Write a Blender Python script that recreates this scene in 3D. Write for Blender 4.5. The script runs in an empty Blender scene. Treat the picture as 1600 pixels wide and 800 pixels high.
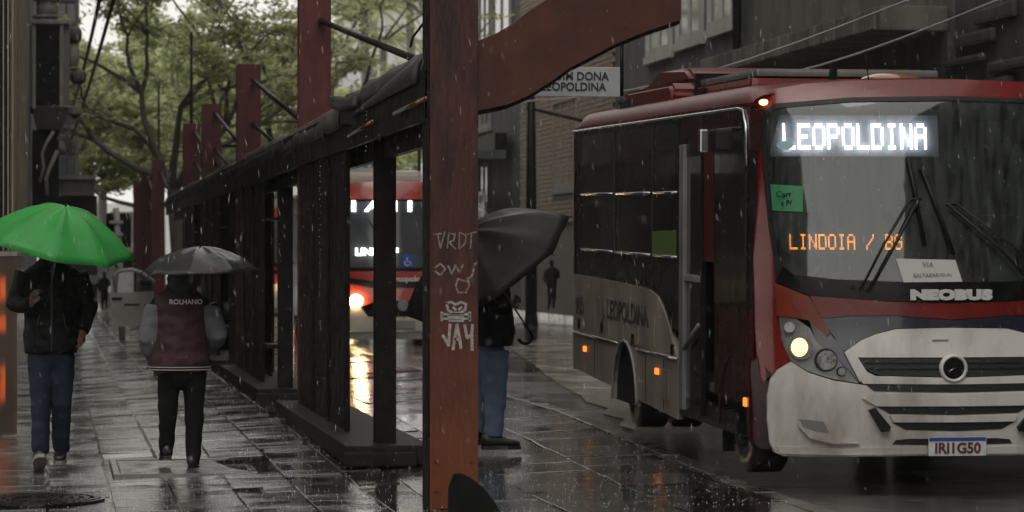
import bpy, bmesh, math, random
from mathutils import Vector, Matrix, noise
PI = math.pi
R = math.radians
rnd = random.Random(7)
scn = bpy.context.scene
COL = scn.collection

# ------------------------------------------------------------ camera, sky, sun, exposure
FPX, CX, HY, CAMZ = 4750.0, 800.0, 402.0, 1.6
TH = math.atan(720 / FPX)
cam = bpy.data.cameras.new('camera')
camo = bpy.data.objects.new('camera', cam)
COL.objects.link(camo)
camo.location = (0, 0, CAMZ)
camo.rotation_euler = (R(90), 0, -TH)
cam.sensor_width = 36
cam.lens = FPX / 1600 * 36
cam.shift_y = 2 / 1600
cam.clip_start = 0.5
cam.clip_end = 2000
cam.dof.use_dof = True
cam.dof.focus_distance = 21.5
cam.dof.aperture_fstop = 4.5
scn.camera = camo
scn.view_settings.view_transform = 'Standard'
scn.view_settings.look = 'None'
scn.view_settings.exposure = 0.4
scn.view_settings.gamma = 1.0
scn.render.resolution_x, scn.render.resolution_y = 1024, 512
w = bpy.data.worlds.new('World')
scn.world = w
w.use_nodes = True
nt = w.node_tree
nt.nodes.clear()
sky = nt.nodes.new('ShaderNodeTexSky')
sky.sky_type = 'NISHITA'
sky.sun_disc = False
sky.sun_elevation = R(48)
sky.sun_rotation = R(200)
sky.dust_density = 6
sky.air_density = 1.0
hs = nt.nodes.new('ShaderNodeHueSaturation')
hs.inputs['Saturation'].default_value = 0.2
bg = nt.nodes.new('ShaderNodeBackground')
bg.inputs['Strength'].default_value = 0.14
wo = nt.nodes.new('ShaderNodeOutputWorld')
nt.links.new(sky.outputs[0], hs.inputs['Color'])
cl = nt.nodes.new('ShaderNodeMix')      # an even cloud deck over the sky
cl.data_type = 'RGBA'
cl.inputs[0].default_value = 0.8
cl.inputs[7].default_value = (6.6, 6.35, 5.95, 1)
nt.links.new(hs.outputs[0], cl.inputs[6])
nt.links.new(cl.outputs[2], bg.inputs['Color'])
nt.links.new(bg.outputs[0], wo.inputs['Surface'])
sl = bpy.data.lights.new('sun', 'SUN')
sl.energy = 0.5
sl.angle = R(40)
sl.color = (1, 0.97, 0.92)
so = bpy.data.objects.new('sun', sl)
COL.objects.link(so)
so.rotation_euler = (R(42), 0, R(-20))

# ------------------------------------------------------------ pixel -> place
FW = Vector((math.sin(TH), math.cos(TH), 0))
RT = Vector((math.cos(TH), -math.sin(TH), 0))
O = Vector((0, 0, CAMZ))
def ray(px, py): return FW + RT * ((px - CX) / FPX) + Vector((0, 0, (HY - py) / FPX))
def WY(px, py, Y): d = ray(px, py); return O + d * (Y / d.y)
def WX(px, py, X): d = ray(px, py); return O + d * (X / d.x)
def WD(px, py, D): return O + ray(px, py) * D
def ramp(Y): return min(max(.02 * (Y - 20), 0), .14)
def zs(X, Y): return .022 * X + max(0, X) / 4.6 * ramp(Y)
def zr(Y): return .06 + ramp(Y)

# ------------------------------------------------------------ materials
MATS = {}
def mat(name, c, rough=.5, metal=0, c2=None, sc=6, bump=0, bsc=40, coat=0, r2=None, stretch=(1, 1, 1), trans=0, spec=.5, emis=None, es=0, contrast=(.35, .65), coords='Object'):
    if name in MATS: return MATS[name]
    m = bpy.data.materials.new(name); m.use_nodes = True
    t = m.node_tree; N = t.nodes; L = t.links
    b = N['Principled BSDF']
    b.inputs['Base Color'].default_value = (*c, 1)
    b.inputs['Roughness'].default_value = rough
    b.inputs['Metallic'].default_value = metal
    b.inputs['Coat Weight'].default_value = coat
    b.inputs['Coat Roughness'].default_value = .06
    b.inputs['Specular IOR Level'].default_value = spec
    if trans: b.inputs['Transmission Weight'].default_value = trans
    if emis:
        b.inputs['Emission Color'].default_value = (*emis, 1); b.inputs['Emission Strength'].default_value = es
    if c2 or r2 is not None or bump:
        tc = N.new('ShaderNodeTexCoord'); mp = N.new('ShaderNodeMapping')
        mp.inputs['Scale'].default_value = stretch
        L.new(tc.outputs[coords], mp.inputs[0])
        n = N.new('ShaderNodeTexNoise'); n.inputs['Scale'].default_value = sc; n.inputs['Detail'].default_value = 6; n.inputs['Roughness'].default_value = .62
        L.new(mp.outputs[0], n.inputs[0])
        mr = N.new('ShaderNodeMapRange'); mr.inputs[1].default_value, mr.inputs[2].default_value = contrast
        L.new(n.outputs[0], mr.inputs[0])
        if c2:
            mx = N.new('ShaderNodeMix'); mx.data_type = 'RGBA'
            mx.inputs[6].default_value = (*c, 1); mx.inputs[7].default_value = (*c2, 1)
            L.new(mr.outputs[0], mx.inputs[0]); L.new(mx.outputs[2], b.inputs['Base Color'])
        if r2 is not None:
            m2 = N.new('ShaderNodeMapRange'); m2.inputs[1].default_value, m2.inputs[2].default_value = .35, .65
            m2.inputs[3].default_value, m2.inputs[4].default_value = rough, r2
            n2 = N.new('ShaderNodeTexNoise'); n2.inputs['Scale'].default_value = sc * 1.7; n2.inputs['Detail'].default_value = 5
            L.new(mp.outputs[0], n2.inputs[0])
            L.new(n2.outputs[0], m2.inputs[0]); L.new(m2.outputs[0], b.inputs['Roughness'])
        if bump:
            n3 = N.new('ShaderNodeTexNoise'); n3.inputs['Scale'].default_value = bsc; n3.inputs['Detail'].default_value = 4
            L.new(mp.outputs[0], n3.inputs[0])
            bp = N.new('ShaderNodeBump'); bp.inputs['Strength'].default_value = bump; bp.inputs['Distance'].default_value = .01
            L.new(n3.outputs[0], bp.inputs['Height']); L.new(bp.outputs[0], b.inputs['Normal'])
            if coat: L.new(bp.outputs[0], b.inputs['Coat Normal'])
    MATS[name] = m
    return m
def emit(name, c, s): return mat(name, (.02, .02, .02), .5, emis=c, es=s)

def glassmat(name, tint, haze, hazecol, gl=.12, rough=.03):
    "rain-filmed window glass: clear share, mirror share and a thin film of scattering water"
    m = bpy.data.materials.new(name); m.use_nodes = True
    t = m.node_tree; N = t.nodes; L = t.links; N.clear()
    out = N.new('ShaderNodeOutputMaterial')
    tr = N.new('ShaderNodeBsdfTransparent'); tr.inputs[0].default_value = (*tint, 1)
    gs = N.new('ShaderNodeBsdfGlossy'); gs.inputs['Roughness'].default_value = rough
    df = N.new('ShaderNodeBsdfDiffuse'); df.inputs[0].default_value = (*hazecol, 1)
    tc = N.new('ShaderNodeTexCoord'); mp = N.new('ShaderNodeMapping'); mp.inputs['Scale'].default_value = (9, 9, 1.2)
    n = N.new('ShaderNodeTexNoise'); n.inputs['Scale'].default_value = 2.5; n.inputs['Detail'].default_value = 8
    L.new(tc.outputs['Object'], mp.inputs[0]); L.new(mp.outputs[0], n.inputs[0])
    mr = N.new('ShaderNodeMapRange'); mr.inputs[1].default_value = .35; mr.inputs[2].default_value = .75
    mr.inputs[3].default_value = haze * .25; mr.inputs[4].default_value = min(1, haze * 2.2)
    L.new(n.outputs[0], mr.inputs[0])
    m1 = N.new('ShaderNodeMixShader'); L.new(mr.outputs[0], m1.inputs[0]); L.new(tr.outputs[0], m1.inputs[1]); L.new(df.outputs[0], m1.inputs[2])
    fr = N.new('ShaderNodeFresnel'); fr.inputs[0].default_value = 1.5
    ad = N.new('ShaderNodeMath'); ad.operation = 'ADD'; ad.inputs[1].default_value = gl; L.new(fr.outputs[0], ad.inputs[0])
    m2 = N.new('ShaderNodeMixShader'); L.new(ad.outputs[0], m2.inputs[0]); L.new(m1.outputs[0], m2.inputs[1]); L.new(gs.outputs[0], m2.inputs[2])
    L.new(m2.outputs[0], out.inputs[0])
    MATS[name] = m
    return m

def wet(name, c, c2, sc=1.2, r1=.05, r2=.35, bump=.25, bsc=14):
    "rain-soaked stone: dark base, pools of mirror water between rougher damp patches"
    m = bpy.data.materials.new(name); m.use_nodes = True
    t = m.node_tree; N = t.nodes; L = t.links; b = N['Principled BSDF']
    geo = N.new('ShaderNodeNewGeometry')
    def nz(scale, det=5, vec=None, ro=.6):
        n = N.new('ShaderNodeTexNoise'); n.inputs['Scale'].default_value = scale; n.inputs['Detail'].default_value = det; n.inputs['Roughness'].default_value = ro
        L.new(vec or geo.outputs['Position'], n.inputs[0]); return n
    def mrng(src, a, b_, c_, d_):
        r = N.new('ShaderNodeMapRange'); r.inputs[1].default_value = a; r.inputs[2].default_value = b_; r.inputs[3].default_value = c_; r.inputs[4].default_value = d_
        L.new(src, r.inputs[0]); return r
    oi = N.new('ShaderNodeObjectInfo')
    mx = N.new('ShaderNodeMix'); mx.data_type = 'RGBA'; mx.inputs[6].default_value = (*c, 1); mx.inputs[7].default_value = (*c2, 1)
    L.new(mrng(nz(sc * 2).outputs[0], .3, .7, 0, 1).outputs[0], mx.inputs[0])
    m3 = N.new('ShaderNodeMix'); m3.data_type = 'RGBA'; m3.blend_type = 'MULTIPLY'; m3.inputs[0].default_value = 1
    g = mrng(oi.outputs['Random'], 0, 1, .6, 1.35)
    L.new(mx.outputs[2], m3.inputs[6]); L.new(g.outputs[0], m3.inputs[7]); L.new(m3.outputs[2], b.inputs['Base Color'])
    pool = nz(sc, 6)
    rr = mrng(pool.outputs[0], .42, .6, r1, r2)
    L.new(rr.outputs[0], b.inputs['Roughness'])
    b.inputs['Specular IOR Level'].default_value = .6
    b.inputs['Coat Weight'].default_value = .8; b.inputs['Coat Roughness'].default_value = .04
    h1 = nz(bsc, 5, ro=.7); h2 = nz(bsc * 6, 3)
    ad = N.new('ShaderNodeMath'); ad.operation = 'MULTIPLY_ADD'; L.new(h2.outputs[0], ad.inputs[0]); ad.inputs[1].default_value = .35; L.new(h1.outputs[0], ad.inputs[2])
    bp = N.new('ShaderNodeBump'); bp.inputs['Distance'].default_value = .012
    L.new(mrng(pool.outputs[0], .4, .62, bump * .35, bump).outputs[0], bp.inputs['Strength'])
    L.new(ad.outputs[0], bp.inputs['Height']); L.new(bp.outputs[0], b.inputs['Normal']); L.new(bp.outputs[0], b.inputs['Coat Normal'])
    MATS[name] = m
    return m

# ------------------------------------------------------------ object helpers
def link(name, me, m=None, parent=None, smooth=False):
    if m and not me.materials: me.materials.append(m)
    o = bpy.data.objects.new(name, me); COL.objects.link(o)
    if parent: o.parent = parent
    if smooth:
        for p in me.polygons: p.use_smooth = True
    return o
def obj(name, bm, m, parent=None, smooth=False):
    bmesh.ops.recalc_face_normals(bm, faces=bm.faces)
    me = bpy.data.meshes.new(name); bm.to_mesh(me); bm.free()
    return link(name, me, m, parent, smooth)
def tag(o, label=None, cat=None, group=None, kind=None):
    if label: o['label'] = label
    if cat: o['category'] = cat
    if group: o['group'] = group
    if kind: o['kind'] = kind
    return o
def thing(name, label, cat, loc=(0, 0, 0), rz=0, group=None):
    o = bpy.data.objects.new(name, None); COL.objects.link(o); o.empty_display_size = .2
    o.location = loc; o.rotation_euler = (0, 0, rz)
    return tag(o, label, cat, group)
def kids(o): return [c for c in bpy.data.objects if c.parent == o]
def copy_tree(o, parent=None, **kw):
    c = o.copy(); COL.objects.link(c); c.parent = parent
    for ch in kids(o): copy_tree(ch, c)
    for k, v in kw.items(): c[k] = v
    return c
def NB(): return bmesh.new()
def box(bm, a, b, M=None, bev=0):
    a, b = Vector(a), Vector(b); c = (a + b) / 2; s = b - a
    r = bmesh.ops.create_cube(bm, size=1, matrix=Matrix.Translation(c) @ Matrix.Diagonal((abs(s.x), abs(s.y), abs(s.z), 1)))
    vs = r['verts']
    if bev:
        es = list({e for v in vs for e in v.link_edges})
        rr = bmesh.ops.bevel(bm, geom=es, offset=bev, segments=2, profile=.7, affect='EDGES')
        vs = rr['verts'] + [v for v in vs if v.is_valid]
        vs = list({v for v in vs if v.is_valid} | {v for f in rr['faces'] if f.is_valid for v in f.verts})
    if M is not None: bmesh.ops.transform(bm, matrix=M, verts=vs)
    return vs
def BX(name, a, b, m, parent=None, bev=0, M=None):
    bm = NB(); box(bm, a, b, M, bev); return obj(name, bm, m, parent)
def loft(bm, rings, cap=True, closed=True):
    R_ = [[bm.verts.new(p) for p in r] for r in rings]
    n = len(R_[0])
    for a, b in zip(R_, R_[1:]):
        for i in range(n if closed else n - 1):
            j = (i + 1) % n
            try: bm.faces.new((a[i], a[j], b[j], b[i]))
            except ValueError: pass
    if cap and closed:
        bm.faces.new(R_[0][::-1]); bm.faces.new(R_[-1])
def tube(bm, pts, rad, n=8, cap=True, flat=1):
    pts = [Vector(p) for p in pts]
    if not hasattr(rad, '__len__'): rad = [rad] * len(pts)
    rings = []; up = None
    for i, p in enumerate(pts):
        t = (pts[min(i + 1, len(pts) - 1)] - pts[max(i - 1, 0)]).normalized()
        if up is None: up = Vector((0, 0, 1)) if abs(t.z) < .9 else Vector((0, 1, 0))
        s = t.cross(up).normalized(); up = s.cross(t).normalized()
        rings.append([p + s * math.cos(a) * rad[i] + up * math.sin(a) * rad[i] * flat for a in [2 * PI * k / n for k in range(n)]])
    loft(bm, rings, cap)
def TB(name, pts, rad, m, parent=None, n=8, smooth=True):
    bm = NB(); tube(bm, pts, rad, n); return obj(name, bm, m, parent, smooth)
def ell(bm, rs, n=20):
    "loft of ellipses (cx,cy,z,rx,ry)"
    loft(bm, [[(cx + rx * math.cos(2 * PI * k / n), cy + ry * math.sin(2 * PI * k / n), z) for k in range(n)] for cx, cy, z, rx, ry in rs])
def sph(bm, c, r, u=12, v=8, sc=(1, 1, 1)):
    bmesh.ops.create_uvsphere(bm, u_segments=u, v_segments=v, radius=r, matrix=Matrix.Translation(c) @ Matrix.Diagonal((*sc, 1)))
def cyl(bm, c, r, h, n=16, axis='z', r2=None):
    M = Matrix.Translation(c)
    if axis == 'y': M = M @ Matrix.Rotation(R(90), 4, 'X')
    if axis == 'x': M = M @ Matrix.Rotation(R(90), 4, 'Y')
    bmesh.ops.create_cone(bm, cap_ends=True, segments=n, radius1=r, radius2=r if r2 is None else r2, depth=h, matrix=M)
def prism(bm, poly, fn, t):
    "poly of 2d points; fn(a,b,depth)->3d"
    a = [bm.verts.new(fn(p[0], p[1], 0)) for p in poly]; b = [bm.verts.new(fn(p[0], p[1], t)) for p in poly]
    n = len(poly)
    bm.faces.new(a); bm.faces.new(b[::-1])
    for i in range(n): bm.faces.new((a[i], b[i], b[(i + 1) % n], a[(i + 1) % n]))
def text_mesh(s, size, ext=.003, off=0, xs=1, align='CENTER'):
    cu = bpy.data.curves.new('lettering', 'FONT'); cu.body = s; cu.size = size; cu.extrude = ext; cu.offset = off
    cu.align_x = align; cu.align_y = 'CENTER'; cu.resolution_u = 3
    o = bpy.data.objects.new('lettering', cu); COL.objects.link(o)
    bpy.context.view_layer.update()
    me = bpy.data.meshes.new_from_object(o.evaluated_get(bpy.context.evaluated_depsgraph_get()))
    bpy.data.objects.remove(o); bpy.data.curves.remove(cu)
    for v in me.vertices: v.co.x *= xs
    return me
FRONT = Matrix(((1, 0, 0, 0), (0, 0, -1, 0), (0, 1, 0, 0), (0, 0, 0, 1)))        # reads from -Y
SIDE = Matrix(((0, 0, -1, 0), (-1, 0, 0, 0), (0, 1, 0, 0), (0, 0, 0, 1)))        # reads from -X, runs towards -Y
def letters(name, s, size, m, loc, parent=None, basis=FRONT, **k):
    me = text_mesh(s, size, **k); o = link(name, me, m, parent)
    o.matrix_local = Matrix.Translation(loc) @ basis
    return o
def remesh(bm, vox, rough=0, rs=6, smooth=2):
    me = bpy.data.meshes.new('t'); bmesh.ops.recalc_face_normals(bm, faces=bm.faces); bm.to_mesh(me); bm.free()
    o = bpy.data.objects.new('t', me); COL.objects.link(o)
    md = o.modifiers.new('r', 'REMESH'); md.mode = 'VOXEL'; md.voxel_size = vox
    if smooth:
        ms = o.modifiers.new('s', 'SMOOTH'); ms.factor = .5; ms.iterations = smooth
    bpy.context.view_layer.update()
    r = bpy.data.meshes.new_from_object(o.evaluated_get(bpy.context.evaluated_depsgraph_get()))
    bpy.data.objects.remove(o); bpy.data.meshes.remove(me)
    if rough:
        ns = [v.normal.copy() for v in r.vertices]
        for v, nn in zip(r.vertices, ns):
            q = v.co
            d = noise.noise(Vector((q.x * rs, q.y * rs, q.z * rs * 1.8))) + .5 * noise.noise(q * rs * 2.6 + Vector((9, 3, 1)))
            v.co = q + nn * d * rough
    return r

DOT = {'L': '10000 10000 10000 10000 10000 10000 11111', 'E': '11111 10000 10000 11110 10000 10000 11111', 'O': '01110 10001 10001 10001 10001 10001 01110',
 'P': '11110 10001 10001 11110 10000 10000 10000', 'D': '11110 10001 10001 10001 10001 10001 11110', 'I': '01110 00100 00100 00100 00100 00100 01110',
 'N': '10001 11001 11001 10101 10011 10011 10001', 'A': '01110 10001 10001 11111 10001 10001 10001', 'B': '11110 10001 10001 11110 10001 10001 11110',
 'G': '01110 10001 10000 10111 10001 10001 01110', '/': '00001 00001 00010 00100 01000 10000 10000', ' ': '00000 ' * 7, 'F': '11111 10000 10000 11110 10000 10000 10000'}
def dots(bm, s, x0, z0, x1, z1, y, fill=.8, dbl=2):
    cols = len(s) * 6 - 1; dx = (x1 - x0) / cols / dbl; dz = (z1 - z0) / 7 / dbl
    for ci, ch in enumerate(s):
        rows = DOT[ch].split()
        for r in range(7 * dbl):
            for c in range(5 * dbl):
                if rows[r // dbl][c // dbl] == '1':
                    cx = x0 + (ci * 6 * dbl + c + .5) * dx; cz = z1 - (r + .5) * dz
                    hx, hz = dx * fill / 2, dz * fill / 2
                    yy = y(cx, cz)
                    bm.faces.new([bm.verts.new(p) for p in ((cx - hx, yy, cz - hz), (cx + hx, yy, cz - hz), (cx + hx, yy, cz + hz), (cx - hx, yy, cz + hz))])
# ------------------------------------------------------------ setting: ground, pavement, road
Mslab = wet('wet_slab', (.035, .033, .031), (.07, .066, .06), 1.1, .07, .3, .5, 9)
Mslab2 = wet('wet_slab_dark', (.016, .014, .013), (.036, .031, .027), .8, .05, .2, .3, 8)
Mgrout = wet('water_filled_joint', (.012, .011, .01), (.03, .027, .025), 2, .02, .1, .12, 20)
Mroad = wet('wet_asphalt', (.014, .013, .012), (.05, .046, .042), .45, .04, .3, .6, 10)
Mkerb = wet('wet_kerb', (.03, .027, .024), (.07, .062, .052), 3, .15, .4, .4, 16)

def sheet(name, xs, ys, zf, m):
    bm = NB(); V = [[bm.verts.new((x, y, zf(x, y))) for x in xs] for y in ys]
    for a, b in zip(V, V[1:]):
        for i in range(len(xs) - 1): bm.faces.new((a[i], a[i + 1], b[i + 1], b[i]))
    return tag(obj(name, bm, m), kind='structure')
YS = [-60, 0, 10, 20, 22, 24, 26, 27, 28, 40, 60, 120, 240]
sheet('ground', [-400, 400], [-400, 0, 400], lambda x, y: -.35, Mroad)
pav = sheet('pavement', [-14, -2, 0, 1, 2, 3, 4, 4.44], YS, lambda x, y: zs(x, y) - .0035, Mgrout)
road = sheet('road', [4.6, 7, 11.2], YS, lambda x, y: zr(y), Mroad)
Mpatch = wet('painted_road_sheen', (.32, .29, .24), (.5, .45, .37), 1.4, .06, .35, .5, 10)  # pale sheets stand in for sky sheen on the wet asphalt
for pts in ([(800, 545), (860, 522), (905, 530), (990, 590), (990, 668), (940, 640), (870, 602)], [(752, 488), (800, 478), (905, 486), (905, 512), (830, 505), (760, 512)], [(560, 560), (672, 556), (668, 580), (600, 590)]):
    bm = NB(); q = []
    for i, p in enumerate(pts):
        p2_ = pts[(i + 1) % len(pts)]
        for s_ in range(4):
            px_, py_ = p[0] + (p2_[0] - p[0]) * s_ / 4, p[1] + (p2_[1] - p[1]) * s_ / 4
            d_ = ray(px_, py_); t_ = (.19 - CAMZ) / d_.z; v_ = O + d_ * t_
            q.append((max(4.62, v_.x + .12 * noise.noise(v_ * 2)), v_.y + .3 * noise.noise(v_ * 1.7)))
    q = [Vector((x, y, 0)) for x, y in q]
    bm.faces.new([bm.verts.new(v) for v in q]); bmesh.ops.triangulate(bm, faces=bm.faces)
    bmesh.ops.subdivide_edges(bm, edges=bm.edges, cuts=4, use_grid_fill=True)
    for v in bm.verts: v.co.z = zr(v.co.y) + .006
    tag(obj('road_sheen_patch', bm, Mpatch), kind='structure')
tag_fp = sheet('far_pavement', [11.35, 13.2], YS, lambda x, y: zr(y) + .12, Mslab2)
for nm, x0, x1 in (('kerb', 4.45, 4.6), ('far_kerb', 11.2, 11.35)):
    k = sheet(nm, [x0, x1], [-60, 240], lambda x, y: -.05, Mkerb)
    st = []
    for j in range(46):
        y0 = 15 + j * 1.0
        me = st[j % 3] if len(st) == 3 else None
        if me is None:
            bm = NB(); box(bm, (0, .006, -.2), (x1 - x0, .994, 0), bev=.014); me = bpy.data.meshes.new('kerb_stone'); bm.to_mesh(me); bm.free(); st.append(me); me.materials.append(Mkerb)
        o = link('kerb_stone', me, None, k)
        zz = (zs(x0, y0 + .5) if nm == 'kerb' else zr(y0 + .5) + .12) + rnd.uniform(-.003, .003)
        o.location = (x0, y0, zz)
        o.rotation_euler = (math.atan2(ramp(y0 + 1) - ramp(y0), 1), 0, 0)
    bm = NB()
    for y0, y1 in ((-60, 15), (61, 240)):
        zz = (zs(x0, y0 + .5) if nm == 'kerb' else zr(y0) + .12); box(bm, (x0, y0, -.1), (x1, y1, zz))
    tag(obj('kerb_run', bm, Mkerb, k), kind='stuff')

def slabs(x0, nc, wx, y0, ye, wy, near_y, mt, stag=.5, skip=None):
    vs = []
    for v in range(4):
        bm = NB(); g = .008
        vv = box(bm, (-wx / 2 + g, -wy / 2 + g, -.04), (wx / 2 - g, wy / 2 - g, 0), bev=.006)
        me = bpy.data.meshes.new('paving_slab'); bm.to_mesh(me); bm.free(); me.materials.append(mt); vs.append(me)
    bm = NB()
    for c in range(nc):
        cx = x0 + (c + .5) * wx
        y = y0 + (stag * wy if c % 2 else 0)
        while y < ye:
            cy = y + wy / 2
            tx, ty = rnd.gauss(0, .009), rnd.gauss(0, .007)
            z = zs(cx, cy) + rnd.uniform(-.0025, .0035)
            sy = (zs(cx, cy + .2) - zs(cx, cy - .2)) / .4; sx = (zs(cx + .2, cy) - zs(cx - .2, cy)) / .4
            if not (skip and skip(cx, cy)):
                if cy < near_y:
                    o = link('paving_slab', vs[rnd.randrange(4)], None, pav)
                    o.location = (cx, cy, z); o.rotation_euler = (math.atan(sy) + tx, -math.atan(sx) + ty, 0)
                else:
                    g = .008; hx, hy = wx / 2 - g, wy / 2 - g
                    P = [bm.verts.new((cx + a, cy + b, z + a * (sx + ty) + b * (sy + tx))) for a, b in ((-hx, -hy), (hx, -hy), (hx, hy), (-hx, hy))]
                    Q = [bm.verts.new((v.co.x, v.co.y, v.co.z - .03)) for v in P]
                    bm.faces.new(P)
                    for i in range(4): bm.faces.new((P[i], Q[i], Q[(i + 1) % 4], P[(i + 1) % 4]))
            y += wy
    tag(obj('paving', bm, mt, pav), kind='stuff')
slabs(-1.27, 8, .415, 17.0, 100, .415, 29.0, Mslab, 0, lambda x, y: (x < -.35 and y > 28) or (.42 < x < 1.5 and 21.9 < y < 23.6))
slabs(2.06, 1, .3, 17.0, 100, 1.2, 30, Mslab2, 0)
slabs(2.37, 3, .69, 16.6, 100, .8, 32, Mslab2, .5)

# metal hatch and round cover in the pavement
Mmet = mat('wet_cast_iron', (.03, .03, .03), .16, .7, (.07, .065, .06), 8, .2, 60, r2=.4)
Mhatch = mat('wet_galvanised', (.1, .1, .1), .1, .5, (.16, .155, .15), 4, .12, 30, r2=.3)
h = thing('access_hatch', 'flat rectangular metal hatch in the wet pavement under the feet of the person in maroon', 'hatch', (.44, 21.95, .028))
for a, b in (((0, 0, -.03), (1.04, .06, .02)), ((0, 1.56, -.03), (1.04, 1.62, .02)), ((0, .062, -.03), (.05, 1.558, .02)), ((.99, .062, -.03), (1.04, 1.558, .02))): BX('frame', a, b, Mhatch, h, .005)
BX('lid', (.055, .065, -.03), (.6, 1.555, .012), Mhatch, h, .004)
BX('backing', (.605, .065, -.03), (.985, 1.555, -.01), Mmet, h)
for k in range(24): BX('grate_bar', (.61, .09 + k * .061, -.009), (.98, .12 + k * .061, .014), Mhatch, h, .003)
c = thing('manhole_cover', 'round ribbed iron manhole cover by the corner of the polished wall', 'manhole cover', (-.12, 20.1, .012))
bm = NB(); cyl(bm, (0, 0, -.01), .44, .03, 40); obj('cover', bm, Mmet, c)
for k in range(5):
    r0 = .14 + k * .065
    bm = NB(); n = 44
    for i in range(n):
        a0, a1 = 2 * PI * i / n, 2 * PI * (i + .62) / n
        q = [(r * math.cos(a), r * math.sin(a)) for r, a in ((r0, a0), (r0 + .035, a0), (r0 + .035, a1), (r0, a1))]
        prism(bm, q, lambda x, y, t: (x, y, .006 + t), .012)
    tag(obj('rib', bm, Mmet, c), kind='stuff')
bm = NB(); loft(bm, [[(r * math.cos(2 * PI * k / 40), r * math.sin(2 * PI * k / 40), z) for k in range(40)] for r, z in ((.47, 0), (.47, .014), (.445, .014), (.445, 0))], cap=False); obj('ring', bm, Mmet, c)

# ------------------------------------------------------------ left buildings
Mbronze = mat('bronze_fin', (.16, .13, .1), .35, .3, (.24, .2, .15), 5, .1, 30, stretch=(4, 4, .4))
Mbackw = mat('brown_wall', (.02, .015, .012), .5, 0, (.035, .026, .02), 3)
Mmarble = mat('polished_brown_stone', (.035, .016, .008), .06, 0, (.07, .035, .018), 3, .1, 6, coat=.4, r2=.2)
Mcap = mat('pale_stone', (.3, .29, .26), .7, 0, (.2, .19, .17), 3, .3, 12)
Mgrey = mat('grey_stone', (.15, .145, .135), .7, 0, (.22, .21, .195), 2, .3, 14, stretch=(1, 1, .35))
Mblack = mat('black_metal', (.005, .005, .005), .35, .1, (.01, .01, .01), 9, r2=.5, spec=.12)
Mglassd = mat('dark_window', (.012, .014, .016), .06, 0, (.02, .022, .024), 2, coat=.6)
Mwarm = emit('orange_reflection_glow', (1, .33, .05), 5)
lb = thing('finned_building', 'brown building with upright bronze fins above a polished dark stone base', 'building', (-.34, 28.4, 0))
BX('wall', (-9, .06, 1.62), (-.06, 22, 26), Mbackw, lb)
BX('wall', (-9, .75, -.1), (-.09, 22, 1.6), Mbackw, lb)
for k in range(16):                                    # fins on the face towards the camera
    BX('fin', (-.016 - k * .042, -.12, 1.66), (-.004 - k * .042, .06, 14), Mbronze, lb)
for k in range(10): BX('fin', (-.06, .3 + k * 2.1, 1.66), (-.05 + .014 * (k % 3), .34 + k * 2.1, 14), Mbronze, lb)
for k in range(14): BX('stone_panel', (-.08, .06 + k * 1.55, -.05), (0, 1.6 + k * 1.55, 1.6), Mmarble, lb, .006)
mg = bpy.data.materials.new('reflection_blur_glass'); mg.use_nodes = True; N_ = mg.node_tree.nodes; L_ = mg.node_tree.links; N_.clear()
o_ = N_.new('ShaderNodeOutputMaterial'); rf = N_.new('ShaderNodeBsdfRefraction'); rf.inputs['IOR'].default_value = 1.4; rf.inputs['Roughness'].default_value = .36; rf.inputs[0].default_value = (.5, .33, .22, 1)
gs_ = N_.new('ShaderNodeBsdfGlossy'); gs_.inputs['Roughness'].default_value = .12; gs_.inputs[0].default_value = (.3, .26, .22, 1); mx_ = N_.new('ShaderNodeMixShader'); mx_.inputs[0].default_value = .12
L_.new(rf.outputs[0], mx_.inputs[1]); L_.new(gs_.outputs[0], mx_.inputs[2]); L_.new(mx_.outputs[0], o_.inputs[0])
for a_, b_ in (((-1.2, -.13, -.02), (.03, -.124, 1.6)),): BX('reflection_blur_pane', a_, b_, mg, lb)  # rough pane added to blur the glowing bars behind it
BX('ledge', (-1.2, -.14, 1.61), (.03, 21.9, 1.655), Mbronze, lb)
for k, (x, z, hh) in enumerate([(-.085, 1.3, .2), (-.15, 1.24, .26), (-.09, .98, .14), (-.2, .72, .16), (-.075, .42, .3), (-.14, .3, .2), (-.03, 1.02, .1), (-.19, 1.36, .1)]):
    BX('reflection_bar', (x * 1.6 + .02, .5, z - hh / 2), (x * 1.6 + .045, .52, z + hh / 2), Mwarm, lb)  # glowing bars added in place of orange reflections in the polished base
nb = thing('reflection_block', 'unseen dark block added on the left behind the camera to darken reflections', 'building', (-16, -60, 0))
BX('wall', (-9, 0, -.1), (0, 76, 24), Mbackw, nb)  # out of view, sized and placed for what the bus reflects

ob = thing('stone_oriel_building', 'grey stone building with a projecting dark window bay beyond the bronze fins', 'building', (-.34, 51, 0))
BX('wall', (-9, 0, -.1), (-.02, 30, 24), Mgrey, ob)
def P(px, py, Y, base): return WY(px, py, Y) - Vector(base)
lo = (-.34, 51, 0)
def pbox(name, x0, y0, x1, y1, Y, dep, m, parent, base, bev=0):
    a = P(x0, y1, Y, base); b = P(x1, y0, Y, base)
    return BX(name, (a.x, a.y, a.z), (b.x, a.y + dep, b.z), m, parent, bev)
pbox('bay', 46, 38, 109, 168, 52, 2.2, Mgrey, ob, lo, .02)
pbox('pane', 56, 42, 93, 165, 51.96, .03, Mblack, ob, lo)
for a in ((50, 36, 56, 170), (93, 36, 99, 170)): pbox('window_frame', *a, 51.9, .1, Mcap, ob, lo, .01)
pbox('window_frame', 50, 31, 109, 37, 51.85, .3, Mcap, ob, lo, .02)
bm = NB()
a0, a1, b0, b1 = P(50, 168, 52, lo), P(108, 168, 52, lo), P(58, 202, 52.3, lo), P(95, 202, 52.3, lo)
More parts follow.
